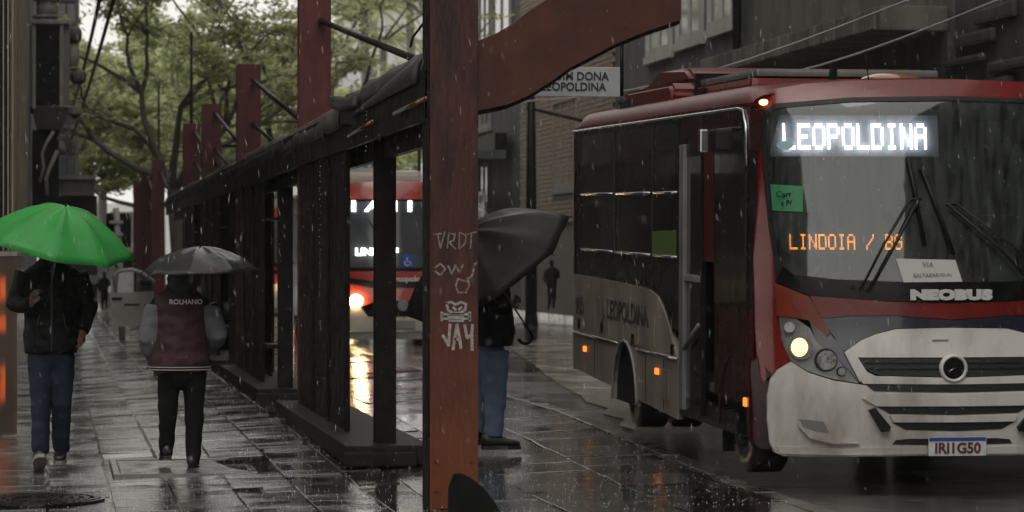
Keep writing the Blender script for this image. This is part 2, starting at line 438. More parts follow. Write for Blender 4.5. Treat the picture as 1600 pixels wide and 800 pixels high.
loft(bm, [[a0, a1, a1 + Vector((0, 2, 0)), a0 + Vector((0, 2, 0))], [b0, b1, b1 + Vector((0, 1.6, 0)), b0 + Vector((0, 1.6, 0))]]); obj('bay_corbel', bm, Mgrey, ob)
bm = NB()
for (z0, z1, r) in ((34, 28, 17), (28, 24, 21), (24, 2, 15), (2, -4, 20), (-4, -60, 14)):
    p = P(72, z0, 53, lo); q = P(72, z1, 53, lo); cyl(bm, (p.x, p.y, (p.z + q.z) / 2), r / 90, q.z - p.z, 20)
obj('column', bm, Mcap, ob, True)
Mbrown = mat('weathered_copper', (.07, .06, .05), .6, 0, (.12, .1, .08), 6)
for (px, y0, y1, r, m) in ((116, 68, 42, 12, Mbrown), (115, 108, 72, 8, Mcap), (122, 132, 110, 13, Mbrown), (113, 110, 104, 10, Mcap)):
    p = P(px, y0, 54, lo); q = P(px, y1, 54, lo); hh = q.z - p.z; r_ = r / 88
    bm = NB(); ell(bm, [(p.x, p.y, p.z, r_ * .55, r_ * .55), (p.x, p.y, p.z + hh * .3, r_ * .95, r_ * .95), (p.x, p.y, p.z + hh * .6, r_, r_), (p.x, p.y, p.z + hh * .85, r_ * .9, r_ * .9), (p.x, p.y, q.z, r_ * .6, r_ * .6)]); obj('stone_finial', bm, m, ob, True)
pts = [P(x, y, 51.4, lo) for x, y in ((84, 205), (72, 225), (66, 240), (68, 262), (62, 285))]
TB('bracket', pts, .03, Mcap, ob); TB('bracket', [P(x, y, 51.4, lo) for x, y in ((90, 235), (78, 262), (72, 278), (74, 305))], .035, Mcap, ob)
pbox('wall_recess', 50, 203, 92, 330, 52.5, .2, Mblack, ob, lo)
cm = thing('dome_camera', 'white dome security camera on the grey stone bay', 'camera', WY(119, 178, 50.5))
bm = NB(); cyl(bm, (0, 0, .05), .105, .1, 20); cyl(bm, (0, 0, .115), .07, .04, 16); obj('housing', bm, Mcap, cm, False)
bm = NB(); sph(bm, (0, 0, -.01), .07); obj('dome', bm, Mglassd, cm, True)
TB('arm', [(0, 0, .1), (-.16, .1, .12), (-.34, .3, .12)], .02, Mcap, cm)

tb = thing('glass_office_tower', 'blue grey office block rising behind the dome camera', 'building', (-1.2, 84, 0))
Mblue = mat('blue_grey_panel', (.075, .085, .1), .35, 0, (.11, .12, .135), 2)
ltb = (-1.2, 84, 0)
pbox('wall', 60, -400, 124, 420, 84, 20, Mgrey, tb, ltb)
for i, (x0, x1) in enumerate(((90, 103), (105, 118))):
    for k in range(14):
        pbox('window_panel', x0, -96 + k * 34, x1, -66 + k * 34, 83.93, .05, Mblue if k % 3 else Mglassd, tb, ltb, .01)
pbox('balcony_slab', 74, 274, 150, 280, 78, 3, Mcap, tb, (-1.2, 84, 0))
pbox('balcony_wall', 76, 282, 148, 306, 78.3, 2.4, Mgrey, tb, (-1.2, 84, 0))
for k in range(9): pbox('baluster', 102 + k * 5.4, 281, 104.5 + k * 5.4, 305, 78.1, .12, Mcap, tb, (-1.2, 84, 0))
pbox('shop_recess', 76, 306, 152, 430, 80, 3, Mbackw, tb, (-1.2, 84, 0))

# overhead cables on the left
for k, (x, y, x2, y2) in enumerate(((162, -30, 112, 172), (186, -30, 100, 250))):
    a, b = WY(x, y, 46), WY(x2, y2, 78)
    TB('cable', [a.lerp(b, t / 8) + Vector((0, 0, -.15 * math.sin(PI * t / 8))) for t in range(9)], .033, Mblack)
    tag(bpy.data.objects['cable' if k == 0 else 'cable.001'], ('upper' if k == 0 else 'lower') + ' black overhead cable slanting past the grey stone bay', 'cable', 'overhead cables')

# ------------------------------------------------------------ right side of the street
Mbrick = mat('tan_brick', (.21, .16, .115), .8, 0, (.28, .215, .155), 3, .2, 20)
Mstucco = mat('dark_stucco', (.035, .037, .041), .8, 0, (.09, .092, .096), 1.6, .6, 10, stretch=(1, 1, .4))
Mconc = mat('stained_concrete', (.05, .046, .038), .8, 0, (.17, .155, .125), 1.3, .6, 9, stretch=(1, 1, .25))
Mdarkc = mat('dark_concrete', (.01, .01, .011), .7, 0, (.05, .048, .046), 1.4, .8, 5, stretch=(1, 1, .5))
Mwhite = mat('off_white_paint', (.45, .44, .41), .5, 0, (.33, .32, .3), 3, stretch=(1, 1, .3))
Mpane = mat('curtained_pane', (.06, .065, .065), .12, 0, (.1, .105, .1), 3, coat=.5, stretch=(6, 6, .5))
FXR = 13.2
def rbuild(name, label, Y0, Y1, H, m):
    t = thing(name, label, 'building', (FXR, Y0, 0))
    BX('wall', (0, 0, -.1), (10, Y1 - Y0, H), m, t)
    return t
def rwin(t, Y0, ya, yb, za, zb, fm, pm, mull=1, fr=.1):
    "window on the street face, frame proud of the wall, pane behind it"
    bm = NB(); y0, y1 = ya - Y0, yb - Y0
    for a, b in (((-.09, y0, za), (-.005, y0 + fr, zb)), ((-.09, y1 - fr, za), (-.005, y1, zb)), ((-.092, y0 + fr, zb - fr), (-.005, y1 - fr, zb)), ((-.12, y0 - .1, za - .16), (-.005, y1 + .1, za)), ((-.092, y0 + fr, za), (-.005, y1 - fr, za + fr * .7))): box(bm, a, b)
    for k in range(mull):
        yy = y0 + (y1 - y0) * (k + 1) / (mull + 1); box(bm, (-.07, yy - .03, za + fr * .7), (-.01, yy + .03, zb - fr))
    f = obj('window', bm, fm, t)
    BX('pane', (-.03, y0 + fr, za + .07), (-.012, y1 - fr, zb - fr), pm, f)
def yz(px, py): p = WX(px, py, FXR); return p.y, p.z
# near dark building at the right frame edge
d0 = rbuild('dark_concrete_building', 'dark rough concrete building at the upper right behind the bus roof', 20, yz(1492, 0)[0], 24, Mdarkc)
for (px, py, wd, hh, dp) in ((1530, 60, 40, 26, .12), (1560, 20, 50, 30, .1), (1515, 95, 30, 14, .16), (1585, 100, 40, 20, .12), (1555, 130, 60, 18, .1)):
    p = WX(px, py, FXR); BX('wall_block', (-dp, p.y - 20 - .9, p.z - hh / 260), (-.004, p.y - 20 + .9, p.z + hh / 260), Mdarkc, d0, .05)
d00 = rbuild('rear_reflection_row', 'plain dark unseen building row added across the street beside the camera', -70, 19.9, 20, Mdarkc)  # unseen row, added to darken the bus reflections
Y0 = yz(1492, 0)[0] + .02; Y1 = yz(1178, 0)[0]
d1 = rbuild('balcony_building', 'brown grey concrete building with a long stained balcony slab above the bus roof', Y0, Y1, 24, Mconc)
zb0, zb1 = 4.97, 5.34
BX('balcony_slab', (-1.05, .3, zb0), (-.004, Y1 - Y0, zb1), Mconc, d1, .03)
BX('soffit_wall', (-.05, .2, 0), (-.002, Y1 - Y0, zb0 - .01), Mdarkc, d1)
for k in range(16):
    y = .5 + k * .6
    if y < Y1 - Y0: BX('slab_rib', (-1.09, y, zb0 + .03), (-1.052, y + .5, zb1 - .03), Mconc, d1, .01)
for k in range(4):
    y = 1.6 + k * 3.3
    if y + 1.4 < Y1 - Y0: rwin(d1, 0, y, y + 1.5, 7.6, 9.2, Mgrey, Mglassd)
Y0 = Y1 + .02; Y1 = yz(962, 0)[0]
d2 = rbuild('dark_stucco_building', 'dark grey rendered building with white framed windows above the bus', Y0, Y1, 22, Mstucco)
TB('drainpipe', [(-.12, .9, 0), (-.12, .9, 16)], .09, Mblack, d2)
for (x0, x1, yb, yt) in ((1110, 1152, 34, -75), (1060, 1101, 56, -50), (1014, 1052, 78, -25)):
    ya, z0 = yz(x1, yb); yb_, _ = yz(x0, yb); z1 = yz(x1, yt)[1]
    rwin(d2, Y0, ya, yb_, z0, z1, Mwhite, Mpane, 1, .2)
    rwin(d2, Y0, ya, yb_, z0 + 3.6, z1 + 3.6, Mwhite, Mpane, 1, .2)
for k in range(3): BX('shutter', (-.1, 1.2 + k * 3.2, .2), (-.01, 3.8 + k * 3.2, 3.0), Mblack, d2, .02)
Y0 = Y1 + .02; Y1 = yz(814, 0)[0]
d3 = rbuild('brick_building', 'tan brick building seen between the curved red arm and the bus', Y0, Y1, 26, mat('brick_mortar', (.13, .115, .1), .9))
bm = NB(); me = None
cnt = 0
bmB = NB(); box(bmB, (-.05, .01, .008), (0, .34, .11), bev=.006); mb = bpy.data.meshes.new('brick'); bmB.to_mesh(mb); bmB.free(); mb.materials.append(Mbrick)
row = 0; z = 2.5
while z < 11:
    y = -(row % 2) * .175 + .18
    while y < Y1 - Y0 - .4:
        if 3.0 < z < 6.3 and cnt < 298 and y < 8.2:
            o = link('brick', mb, None, d3); o.location = (-.004 + rnd.uniform(-.01, .006), y, z); cnt += 1
        else: box(bm, (-.05 + rnd.uniform(-.01, .005), y + .01, z + .008), (-.003, y + .34, z + .11))
        y += .35
    z += .12 * 1; row += 1
tag(obj('brickwork', bm, Mbrick, d3), kind='stuff')
for k, (x0, x1, y0_, y1_) in enumerate(((868, 905, 160, 290), (868, 905, -60, 100))):
    ya, z0 = yz(x1, y1_); yb_, z1 = yz(x0, y0_); rwin(d3, Y0, ya, yb_, z0, max(z1, z0 + 1.4), Mgrey, Mglassd, 2, .08)
Y0 = Y1 + .02; Y1 = yz(690, 0)[0]
d4 = rbuild('dark_shop_building', 'dark shop building with a black fascia sign behind the first red post', Y0, Y1, 20, Mdarkc)
for (x0, x1, y0_, y1_) in ((750, 766, 205, 318), (750, 768, -30, 60), (772, 800, -30, 120), (752, 768, 140, 196)):
    ya, z0 = yz(x1, y1_); yb_, z1 = yz(x0, y0_); rwin(d4, Y0, ya, yb_, z0, max(z1, z0 + 1), Mgrey, Mpane, 1, .1)
sg = thing('shop_sign', 'black shop fascia sign with faint grey lettering between the red post and the lamp post', 'sign', (FXR - .5, yz(800, 222)[0], 0))
pa = WX(746, 240, FXR - .5); pb_ = WX(808, 203, FXR - .5)
BX('board', (0, 0, pa.z), (.35, pa.y - pb_.y, pb_.z + .1), Mblack, sg, .02)
letters('lettering', 'NOVA', .62, mat('faint_letter', (.12, .13, .13), .5), (-.01, (pa.y - pb_.y) * .55, (pa.z + pb_.z) / 2 + .05), sg, SIDE)
BX('awning', (-.6, -.2, pa.z - .28), (.3, pa.y - pb_.y, pa.z - .02), Mstucco, sg, .02)
# pale hoarding along the far pavement
hd = thing('pale_hoarding', 'pale grey panelled hoarding along the far pavement behind the black umbrella', 'fence', (12.6, 44, zr(60) + .12))
Mhoard = mat('pale_panel', (.42, .41, .37), .55, 0, (.3, .29, .265), 2, stretch=(1, 1, .4))
for k in range(22): BX('panel', (0, k * 1.3, 0), (.05, k * 1.3 + 1.285, 2.9 + .02 * (k % 3)), Mhoard if k % 4 else Mwhite, hd, .01)
for k in range(12): BX('post', (-.09, k * 2.6 - .05, 0), (-.004, k * 2.6 + .05, 2.7), Mgrey, hd, .01)
aw = thing('crumpled_tarpaulin', 'crumpled silver tarpaulin hanging on the hoarding behind the black umbrella', 'tarpaulin', (12.4, yz(800, 0)[0], 0))
bm = NB(); n = 18; rows = []
pa = WX(800, 290, 12.4); pb_ = WX(748, 330, 12.4)
for j in range(8):
    rows.append([bm.verts.new((.35 * noise.noise(Vector((i * .5, j * .6, 0))), i * (pb_.y - pa.y) / n * 1.0, 2.2 + j * .19 + .15 * noise.noise(Vector((i * .35, 5, j * .1))))) for i in range(n)])
for a, b in zip(rows, rows[1:]):
    for i in range(n - 1): bm.faces.new((a[i], a[i + 1], b[i + 1], b[i]))
o = obj('sheet', bm, mat('silver_sheet', (.3, .3, .29), .3, .3, (.2, .2, .2), 5), aw, True); o.modifiers.new('s', 'SOLIDIFY').thickness = .02
gs = thing('green_sign_panel', 'narrow green sign panel beside the rear of the white and red bus', 'sign', WX(905, 275, 12.4))
BX('panel', (0, -1.1, -.9), (.08, .8, .6), mat('green_sign', (.03, .13, .05), .4, 0, (.04, .16, .06), 4), gs, .02)
BX('bracket', (.08, -.2, -.4), (.5, .1, -.3), Mblack, gs)

# lamp post across the street
def lamp_post(px, py_top, Y, label, group, r=.07, bulb=True):
    g = WY(px, 402, Y); zt = WY(px, py_top, Y).z
    t = thing('lamp_post', label, 'lamp post', (g.x, Y, 0), 0, group)
    z1 = zt * .5
    TB('pole', [(0, 0, 0), (0, 0, z1), (0, 0, zt)], [r, r * .85, r * .55], Mblack, t, 10)
    if bulb:
        bm = NB(); ell(bm, [(0, 0, 2.0, .1, .1), (0, 0, 2.1, .3, .3), (0, 0, 2.3, .3, .3), (0, 0, 2.5, .1, .1)], 14); obj('collar', bm, Mblack, t, True)
        bm = NB(); cyl(bm, (0, 0, .3), .17, .6, 12, r2=.11); obj('base', bm, Mblack, t)
        TB('cross_arm', [(-.1, 0, zt * .82), (1.9, 0, zt * .74)], .035, Mblack, t)
    return t
lamp_post(830, 90, 62, 'dark lamp post with a round collar in front of the tan brick building', 'lamp posts', .13)
lamp_post(299, 50, 66, 'taller thin dark pole against the trees behind the red posts', 'thin poles in front of the trees', .05, False)
lamp_post(248, 130, 84, 'shorter thin dark pole against the trees on the left', 'thin poles in front of the trees', .05, False)
lamp_post(655, 150, 75, 'thin dark pole seen over the roof of the second bus', 'lamp posts', .06, False)
# wires across the street over the bus
for k, (x, y, x2, y2) in enumerate(((790, 160, 1420, 0), (1000, 140, 1560, 0))):
    a, b = WY(x, y, 42), WY(x2, y2, 28)
    o = TB('wire', [a.lerp(b, t / 10) - Vector((0, 0, .25 * math.sin(PI * t / 10))) for t in range(11)], .012, mat('wet_wire', (.2, .2, .19), .3), n=5)
    tag(o, ('left' if k == 0 else 'right') + ' of two thin wet wires hanging over the street above the bus', 'wire', 'wires over the street')
# far pale towers in the rain
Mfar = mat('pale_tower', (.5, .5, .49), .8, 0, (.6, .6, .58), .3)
for k, (x0, x1, yt, Y, lb_) in enumerate(((478, 556, 60, 230, 'low pale block at the left of the far towers'), (560, 640, -120, 210, 'tall pale far tower seen above the sagging shelter roof'), (645, 720, -160, 190, 'nearest pale far tower seen beside the first red post'), (100, 345, 318, 260, 'low pale far block added to brighten the end of the street'))):  # last block added pale to brighten the street end and wet ground
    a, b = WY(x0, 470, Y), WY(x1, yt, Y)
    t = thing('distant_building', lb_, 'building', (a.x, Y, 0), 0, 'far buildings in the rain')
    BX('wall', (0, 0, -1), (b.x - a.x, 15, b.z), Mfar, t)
    nw = int((b.x - a.x) / 1.6)
    bmw = NB(); box(bmw, (0, -.06, 0), (.9, -.01, 1.3)); mw = bpy.data.meshes.new('window'); bmw.to_mesh(mw); bmw.free(); mw.materials.append(Mpane)
    for i in range(nw):
        for j in range(int((min(b.z, 26) - 5) / 3)):
            o = link('window', mw, None, t); o.location = (.4 + i * 1.6, 0, 5 + j * 3)
# ------------------------------------------------------------ trees
Mbark = mat('wet_bark', (.08, .075, .06), .8, 0, (.13, .12, .1), 5, .5, 20)
Mleaf = [mat('leaf_dark_green', (.1, .12, .05), .5, 0, (.14, .16, .07), 1.2), mat('leaf_olive', (.14, .15, .07), .5, 0, (.2, .19, .09), 1.0), mat('leaf_haze_pale', (.17, .2, .12), .5, 0, (.24, .26, .15), 1.0)]  # last tone carries rain haze in its paleness
for m_ in Mleaf:                                      # thin leaves let some light through, raised so crowns look hazed
    N_, L_ = m_.node_tree.nodes, m_.node_tree.links; b_ = N_['Principled BSDF']; o_ = [n for n in N_ if n.type == 'OUTPUT_MATERIAL'][0]
    t_ = N_.new('ShaderNodeBsdfTranslucent'); t_.inputs[0].default_value = (.6, .66, .33, 1); x_ = N_.new('ShaderNodeMixShader'); x_.inputs[0].default_value = .6
    L_.new(b_.outputs[0], x_.inputs[1]); L_.new(t_.outputs[0], x_.inputs[2]); L_.new(x_.outputs[0], o_.inputs[0])
def tree(loc, H, spread, seed, lm, label, levels=3, flat=.3, leaves=80, lsz=.11, fork=.35, lean=0, nl=6, dens=1):
    rr = random.Random(seed)
    t = thing('tree', label, 'tree', loc, 0, 'trees at the far end of the street')
    bt = NB(); tips = []
    top = Vector((lean, 0, H * fork))
    tube(bt, [(0, 0, -.4), (lean * .3, 0, H * fork * .5), top], [H * .034, H * .026, H * .022], 8)
    def br(p, d, L, r, lev):
        q = p.copy(); pts = [p.copy()]; dd = d.copy()
        for k in range(4):
            dd = (dd + Vector((rr.gauss(0, .16), rr.gauss(0, .16), rr.gauss(.0, .12)))).normalized()
            q = q + dd * L / 4; pts.append(q.copy())
            if lev >= 1 and rr.random() < .55 * dens: tips.append(q.copy())
        tube(bt, pts, [r, r * .88, r * .76, r * .66, r * .55], 6 if lev < 2 else 4, False)
        if lev >= levels: tips.append(q); return
        for k in range(rr.choice((2, 3, 3))):
            a = rr.uniform(0, 2 * PI); s = rr.uniform(.35, .8)
            side = Vector((math.cos(a), math.sin(a), rr.uniform(-.25, .35)))
            nd = (dd * (1 - s * .5) + side * s * .8).normalized(); nd.z *= .8
            br(q, nd.normalized(), L * rr.uniform(.55, .8), r * .6, lev + 1)
    for k in range(nl):
        a = 2 * PI * k / nl + rr.uniform(-.4, .4)
        e = rr.uniform(.55, 1.3)
        d = Vector((math.cos(a) * spread, math.sin(a) * spread, e)).normalized()
        br(top, d, H * .3 * rr.uniform(.8, 1.15), H * .013, 0)
    obj('trunk', bt, Mbark, t, True)
    vs, fs = [], []
    for p in tips:
        cr = rr.uniform(.5, .95) * H * .075
        for k in range(int(leaves * rr.uniform(.5, 1.3))):
            u = Vector((rr.gauss(0, .5), rr.gauss(0, .5), rr.gauss(0, .5) * flat)) * cr
            c = p + u
            s = lsz * rr.uniform(.6, 1.4)
            n = Vector((rr.gauss(0, .6), rr.gauss(0, .6), 1)).normalized(); a = rr.uniform(0, 2 * PI)
            e1 = Vector((math.cos(a), math.sin(a), 0)); e1 = (e1 - n * e1.dot(n)).normalized(); e2 = n.cross(e1)
            i = len(vs); vs += [c - e1 * s, c + e2 * s * .4, c + e1 * s, c - e2 * s * .4]; fs.append((i, i + 1, i + 2, i + 3))
    me = bpy.data.meshes.new('crown'); me.from_pydata([tuple(v) for v in vs], [], fs)
    link('crown', me, lm, t)
    return t
def tp(px, Y): g = WY(px, 402, Y); return (g.x, Y, 0)
tree(tp(285, 76), 8.6, 1.15, 3, Mleaf[0], 'large spreading tree with flat layered sprays over the red posts', 3, .24, 28, .085, .38, -.2, 7)
tree(tp(425, 84), 9.0, 1.0, 11, Mleaf[0], 'dark spreading tree behind the tall red posts', 3, .26, 28, .09, .4, .3, 6)
tree(tp(215, 100), 6.8, 1.1, 21, Mleaf[1], 'olive green tree low behind the shorter red posts', 3, .45, 55, .11, .48, 0, 6)
tree(tp(160, 122), 8.2, 1.0, 31, Mleaf[1], 'olive tree beside the glass office block', 3, .5, 62, .14, .5, 0, 7)
tree(tp(330, 118), 9.2, 1.0, 41, Mleaf[2], 'pale green tree in the rain between the posts', 3, .5, 60, .14, .5, 0, 7)
tree(tp(500, 112), 8.2, 1.0, 51, Mleaf[1], 'yellow green tree seen just right of the tallest red post', 3, .45, 60, .13, .42, 0, 7)
tree(tp(110, 150), 10, 1.0, 71, Mleaf[2], 'faint tree at the far left end of the street', 3, .5, 60, .17, .5, 0, 7)
tree(tp(440, 160), 12, 1.0, 81, Mleaf[2], 'faint tall tree behind the middle of the street', 3, .5, 60, .18, .5, 0, 7)
tree(tp(250, 170), 11, 1.0, 91, Mleaf[1], 'faint olive tree beyond the white van', 3, .5, 60, .18, .5, 0, 7)
def palm(loc, H, label, seed):
    rr = random.Random(seed); t = thing('palm_tree', label, 'palm tree', loc, 0, 'palms in front of the far towers')
    TB('trunk', [(0, 0, 0), (.2, 0, H * .5), (0, 0, H)], [.3, .24, .2], Mbark, t)
    me = None
    for k in range(22):
        a = 2 * PI * k / 22 + rr.uniform(-.1, .1); e = rr.uniform(-.2, 1.1); L = rr.uniform(2.6, 3.4)
        bm = NB(); d = Vector((math.cos(a), math.sin(a), 0)); sp = []
        for i in range(9):
            s = i / 8; sp.append(Vector((0, 0, H)) + d * L * s * math.cos(e * .6) + Vector((0, 0, L * (s * math.sin(e) * .7 - s * s * (.7)))))
        tube(bm, sp, [.05 * (1 - i / 10) for i in range(9)], 4)
        sd = d.cross(Vector((0, 0, 1)))
        for i in range(1, 9):
            for q in (.0, .33, .66):
                p = sp[i - 1].lerp(sp[i], q); ll = .75 * math.sin(PI * (.15 + .8 * (i - 1 + q) / 8))
                for sg_ in (-1, 1):
                    e_ = p + sd * sg_ * ll * .8 + d * ll * .4 - Vector((0, 0, ll * .55))
                    bm.faces.new([bm.verts.new(v) for v in (p, p + d * .1, e_)])
        obj('frond', bm, Mleaf[2], t)
for k, (px, y, Y, lb_) in enumerate(((568, 8, 150, 'left palm before the pale far towers'), (640, -2, 155, 'right palm before the pale far towers'), (598, 62, 165, 'short middle palm before the pale far towers'))):
    palm(tp(px, Y), WY(px, y, Y).z, lb_, k)

# ------------------------------------------------------------ bus shelter
def postmat(name, hi, lo_, z0, z1):
    m = mat(name, hi, .38, 0, tuple(x * .38 for x in hi), 7, .3, 26, contrast=(.42, .6), coat=.12, r2=.6, spec=.35, stretch=(1, 1, .35))
    t = m.node_tree; N = t.nodes; L = t.links; b = N['Principled BSDF']
    src = b.inputs['Base Color'].links[0].from_socket
    geo = N.new('ShaderNodeNewGeometry'); sx = N.new('ShaderNodeSeparateXYZ'); L.new(geo.outputs['Position'], sx.inputs[0])
    n = N.new('ShaderNodeTexNoise'); n.inputs['Scale'].default_value = 3; n.inputs['Detail'].default_value = 7; L.new(geo.outputs['Position'], n.inputs[0])
    ma = N.new('ShaderNodeMath'); ma.operation = 'MULTIPLY_ADD'; ma.inputs[1].default_value = 1.2; L.new(n.outputs[0], ma.inputs[0]); L.new(sx.outputs[2], ma.inputs[2])
    mr = N.new('ShaderNodeMapRange'); mr.inputs[1].default_value = z0 + .6; mr.inputs[2].default_value = z1 + .6; mr.inputs[3].default_value = 1; mr.inputs[4].default_value = 0
    L.new(ma.outputs[0], mr.inputs[0])
    mx = N.new('ShaderNodeMix'); mx.data_type = 'RGBA'; mx.inputs[7].default_value = (*lo_, 1)
    L.new(mr.outputs[0], mx.inputs[0]); L.new(src, mx.inputs[6]); L.new(mx.outputs[2], b.inputs['Base Color'])
    return m
Mred = postmat('rusty_red_paint', (.055, .012, .009), (.135, .034, .008), .25, 1.6)
Mred2 = mat('faded_red_paint', (.1, .016, .014), .4, 0, (.055, .011, .009), 6, .15, 30, spec=.3, coat=.08, r2=.55, stretch=(1, 1, .3))
Marm = mat('rusty_arm_paint', (.075, .02, .008), .45, 0, (.045, .012, .007), 4, .15, 20, coat=.1, r2=.65, spec=.35)
Mdk = mat('dark_wet_steel', (.006, .005, .005), .4, .1, (.016, .011, .009), 5, .2, 20, coat=.0, r2=.6, spec=.14)
Mplinth = mat('dark_wet_concrete', (.01, .009, .008), .6, 0, (.022, .02, .018), 6, .4, 24, spec=.12, r2=.6)
Mroof = mat('weathered_sheet', (.07, .06, .05), .5, 0, (.03, .026, .022), 3, .3, 16, r2=.7)
Mroofd = mat('torn_dark_felt', (.012, .012, .012), .5, 0, (.03, .028, .026), 5, .5, 16)
sh = thing('bus_shelter', 'long bus shelter with tall red posts, a curved red arm and a sagging roof', 'bus shelter', (2.45, 18.5, 0))
def ad(o, root=sh): o.parent = root; o.location = -root.location; return o
PPX = [709.5, 492.5, 389, 331, 299.5, 247.5, 229.5, 217]
PTY = [-250, -60, 100, 162, 193, 250, 265, 283]
PY = [WX(p, 402, 2.45).y for p in PPX]
for i, (Y, ty) in enumerate(zip(PY, PTY)):
    zt = WY(PPX[i], ty, Y).z; zb = zs(2.4, Y)
    m = Mred if i == 0 else Mred2
    bm = NB(); hw = .15
    for a, b in (((-hw, 0, zb), (hw, .028, zt)), ((-hw, .2, zb), (hw, .228, zt)), ((-.012, .028, zb), (.012, .2, zt))): box(bm, Vector(a) + Vector((2.45, Y, 0)), Vector(b) + Vector((2.45, Y, 0)), bev=.003)
    ad(obj('post', bm, m))
    if i < 1:
        for z in (.12, .3):
            for x in (-.11, .11):
                bm = NB(); cyl(bm, (2.45 + x, Y - .006, zb + z), .014, .014, 6, 'y'); ad(obj('bolt', bm, m))
        ad(BX('edge_strip', (2.45 - hw - .018, Y - .002, zb), (2.45 - hw - .002, Y + .23, zt - .5), Mdk))
    if 1 <= i <= 4:
        y0 = Y - 6.5
        ad(BX('plinth', (2.12, y0, zb - .04), (2.74, Y + .6, zb + .105), Mplinth, None, .015))
        ad(BX('plinth_block', (2.1, y0 - .1, zb - .04), (2.62, y0 - .004, zb + .06), Mplinth, None, .015))
        ad(BX('wall_panel', (2.3, Y - 4.7, zb + .106), (2.32, Y - .01, 2.45 + .02 * i), Mdk, None, .003))
        for q in range(3):
            ad(BX('panel_rib', (2.275, Y - 4.7 + q * 1.55, zb + .108), (2.298, Y - 4.66 + q * 1.55, 2.44), Mdk, None, .002))
        bm = NB()
        for a, b in (((2.36, y0 + .3, zb + .106), (2.515, y0 + .315, 2.5)), ((2.36, y0 + .43, zb + .106), (2.515, y0 + .445, 2.5)), ((2.43, y0 + .315, zb + .106), (2.445, y0 + .43, 2.5))): box(bm, a, b)
        ad(obj('column', bm, Mdk))
        bm = NB(); box(bm, (2.3, y0 + 1.1, .62), (2.5, Y - 4.8, .66)); box(bm, (2.3, y0 + 1.1, 2.0), (2.5, Y - 4.8, 2.03))
        bm.free()
        if i > 1:
            ad(BX('cross_rail', (2.3, y0 + 1.1, .62), (2.5, Y - 4.8, .66), Mdk)); ad(BX('cross_rail', (2.3, y0 + 1.1, 2.0), (2.5, Y - 4.8, 2.03), Mdk))
            ad(BX('rear_panel', (2.6, Y - 1.9, zb + .106), (2.63, Y + .2, 2.45), Mdk, None, .003))
    if i >= 1:
        z = 3.82 if i < 5 else 3.6; L_ = 7.3
        ad(TB('tie_rod', [(2.5, Y, z), (2.5, Y - L_, z - .82)], .028, Mdk))
        if i >= 2: ad(TB('tie_rod', [(2.5, Y, z - .55), (2.5, Y - 4.5, z - 1.0)], .022, Mdk))
    if i >= 3: ad(BX('bracket', (2.6, Y + .05, 3.3), (2.95, Y + .09, 3.34), Mdk))
# roof: fascia beams, sheets, gutter
rb = 0
for i, Y in enumerate(PY[:6]):
    Yn = PY[i + 1] if i < 5 else 61
    if i < 5:
        bm = NB(); y1 = min(Yn, 61) - .02; y0 = Y + (.3 if i == 0 else .02)
        y0 = Y + .005
        for a, b in (((2.262, y0, 2.44), (2.272, y1, 2.76)), ((2.272, y0, 2.44), (2.296, y1, 2.455)), ((2.272, y0, 2.745), (2.296, y1, 2.76))): box(bm, a, b)
        y0 = Y + .24
        ad(obj('fascia_beam', bm, Mdk))
        ad(BX('inner_beam', (2.42, y0, 2.33), (2.48, y1, 2.56), Mdk))
        ad(BX('rear_beam', (2.605, y0, 2.5), (2.63, y1, 2.74), Mdk))
rr = random.Random(5)
y = 18.72; k = 0
while y < 60:
    L_ = 1.25 if y < 30 else 2.0
    dark = y < 22.8
    lift = (.0 if y > 24.5 else .02) + rr.uniform(-.015, .02)
    drop = rr.uniform(-.03, .02)
    prof = [(2.09, 2.63 + drop), (2.08, 2.72 + drop), (2.13, 2.8), (2.25, 2.84), (2.45, 2.87), (2.72, 2.84)]
    if dark: prof = [(2.12, 2.6), (2.1, 2.74), (2.14, 2.82), (2.25, 2.88), (2.45, 2.92), (2.72, 2.88)]
    prof = [(2.252 + (x - 2.08) * .56, z) for x, z in prof]
    n = 9; rows = []; bm = NB()
    for j in range(n):
        s = j / (n - 1); yy = y + s * (L_ + .05)
        row = []
        for q, (x, z) in enumerate(prof):
            c = noise.noise(Vector((yy * 1.3, q * .7, k * 3.1)))
            zz = z + lift + .018 * c + (.004 * math.sin(yy * 9) if q > 0 else 0)
            if 22.6 < yy < 25.2 and q < 3: zz += .05 * math.sin((yy - 22.6) * 2.4) - .03; x -= .05 * abs(math.sin((yy - 22.6) * 2.2))
            row.append(bm.verts.new((x + .015 * noise.noise(Vector((yy * 2, q, 7))), yy, zz)))
        rows.append(row)
    for a, b in zip(rows, rows[1:]):
        for i in range(len(prof) - 1): bm.faces.new((a[i], a[i + 1], b[i + 1], b[i]))
    o = ad(obj('roof_sheet', bm, Mroofd if dark or y < 22 else Mroof, None, True)); o.modifiers.new('s', 'SOLIDIFY').thickness = .012
    y += L_; k += 1
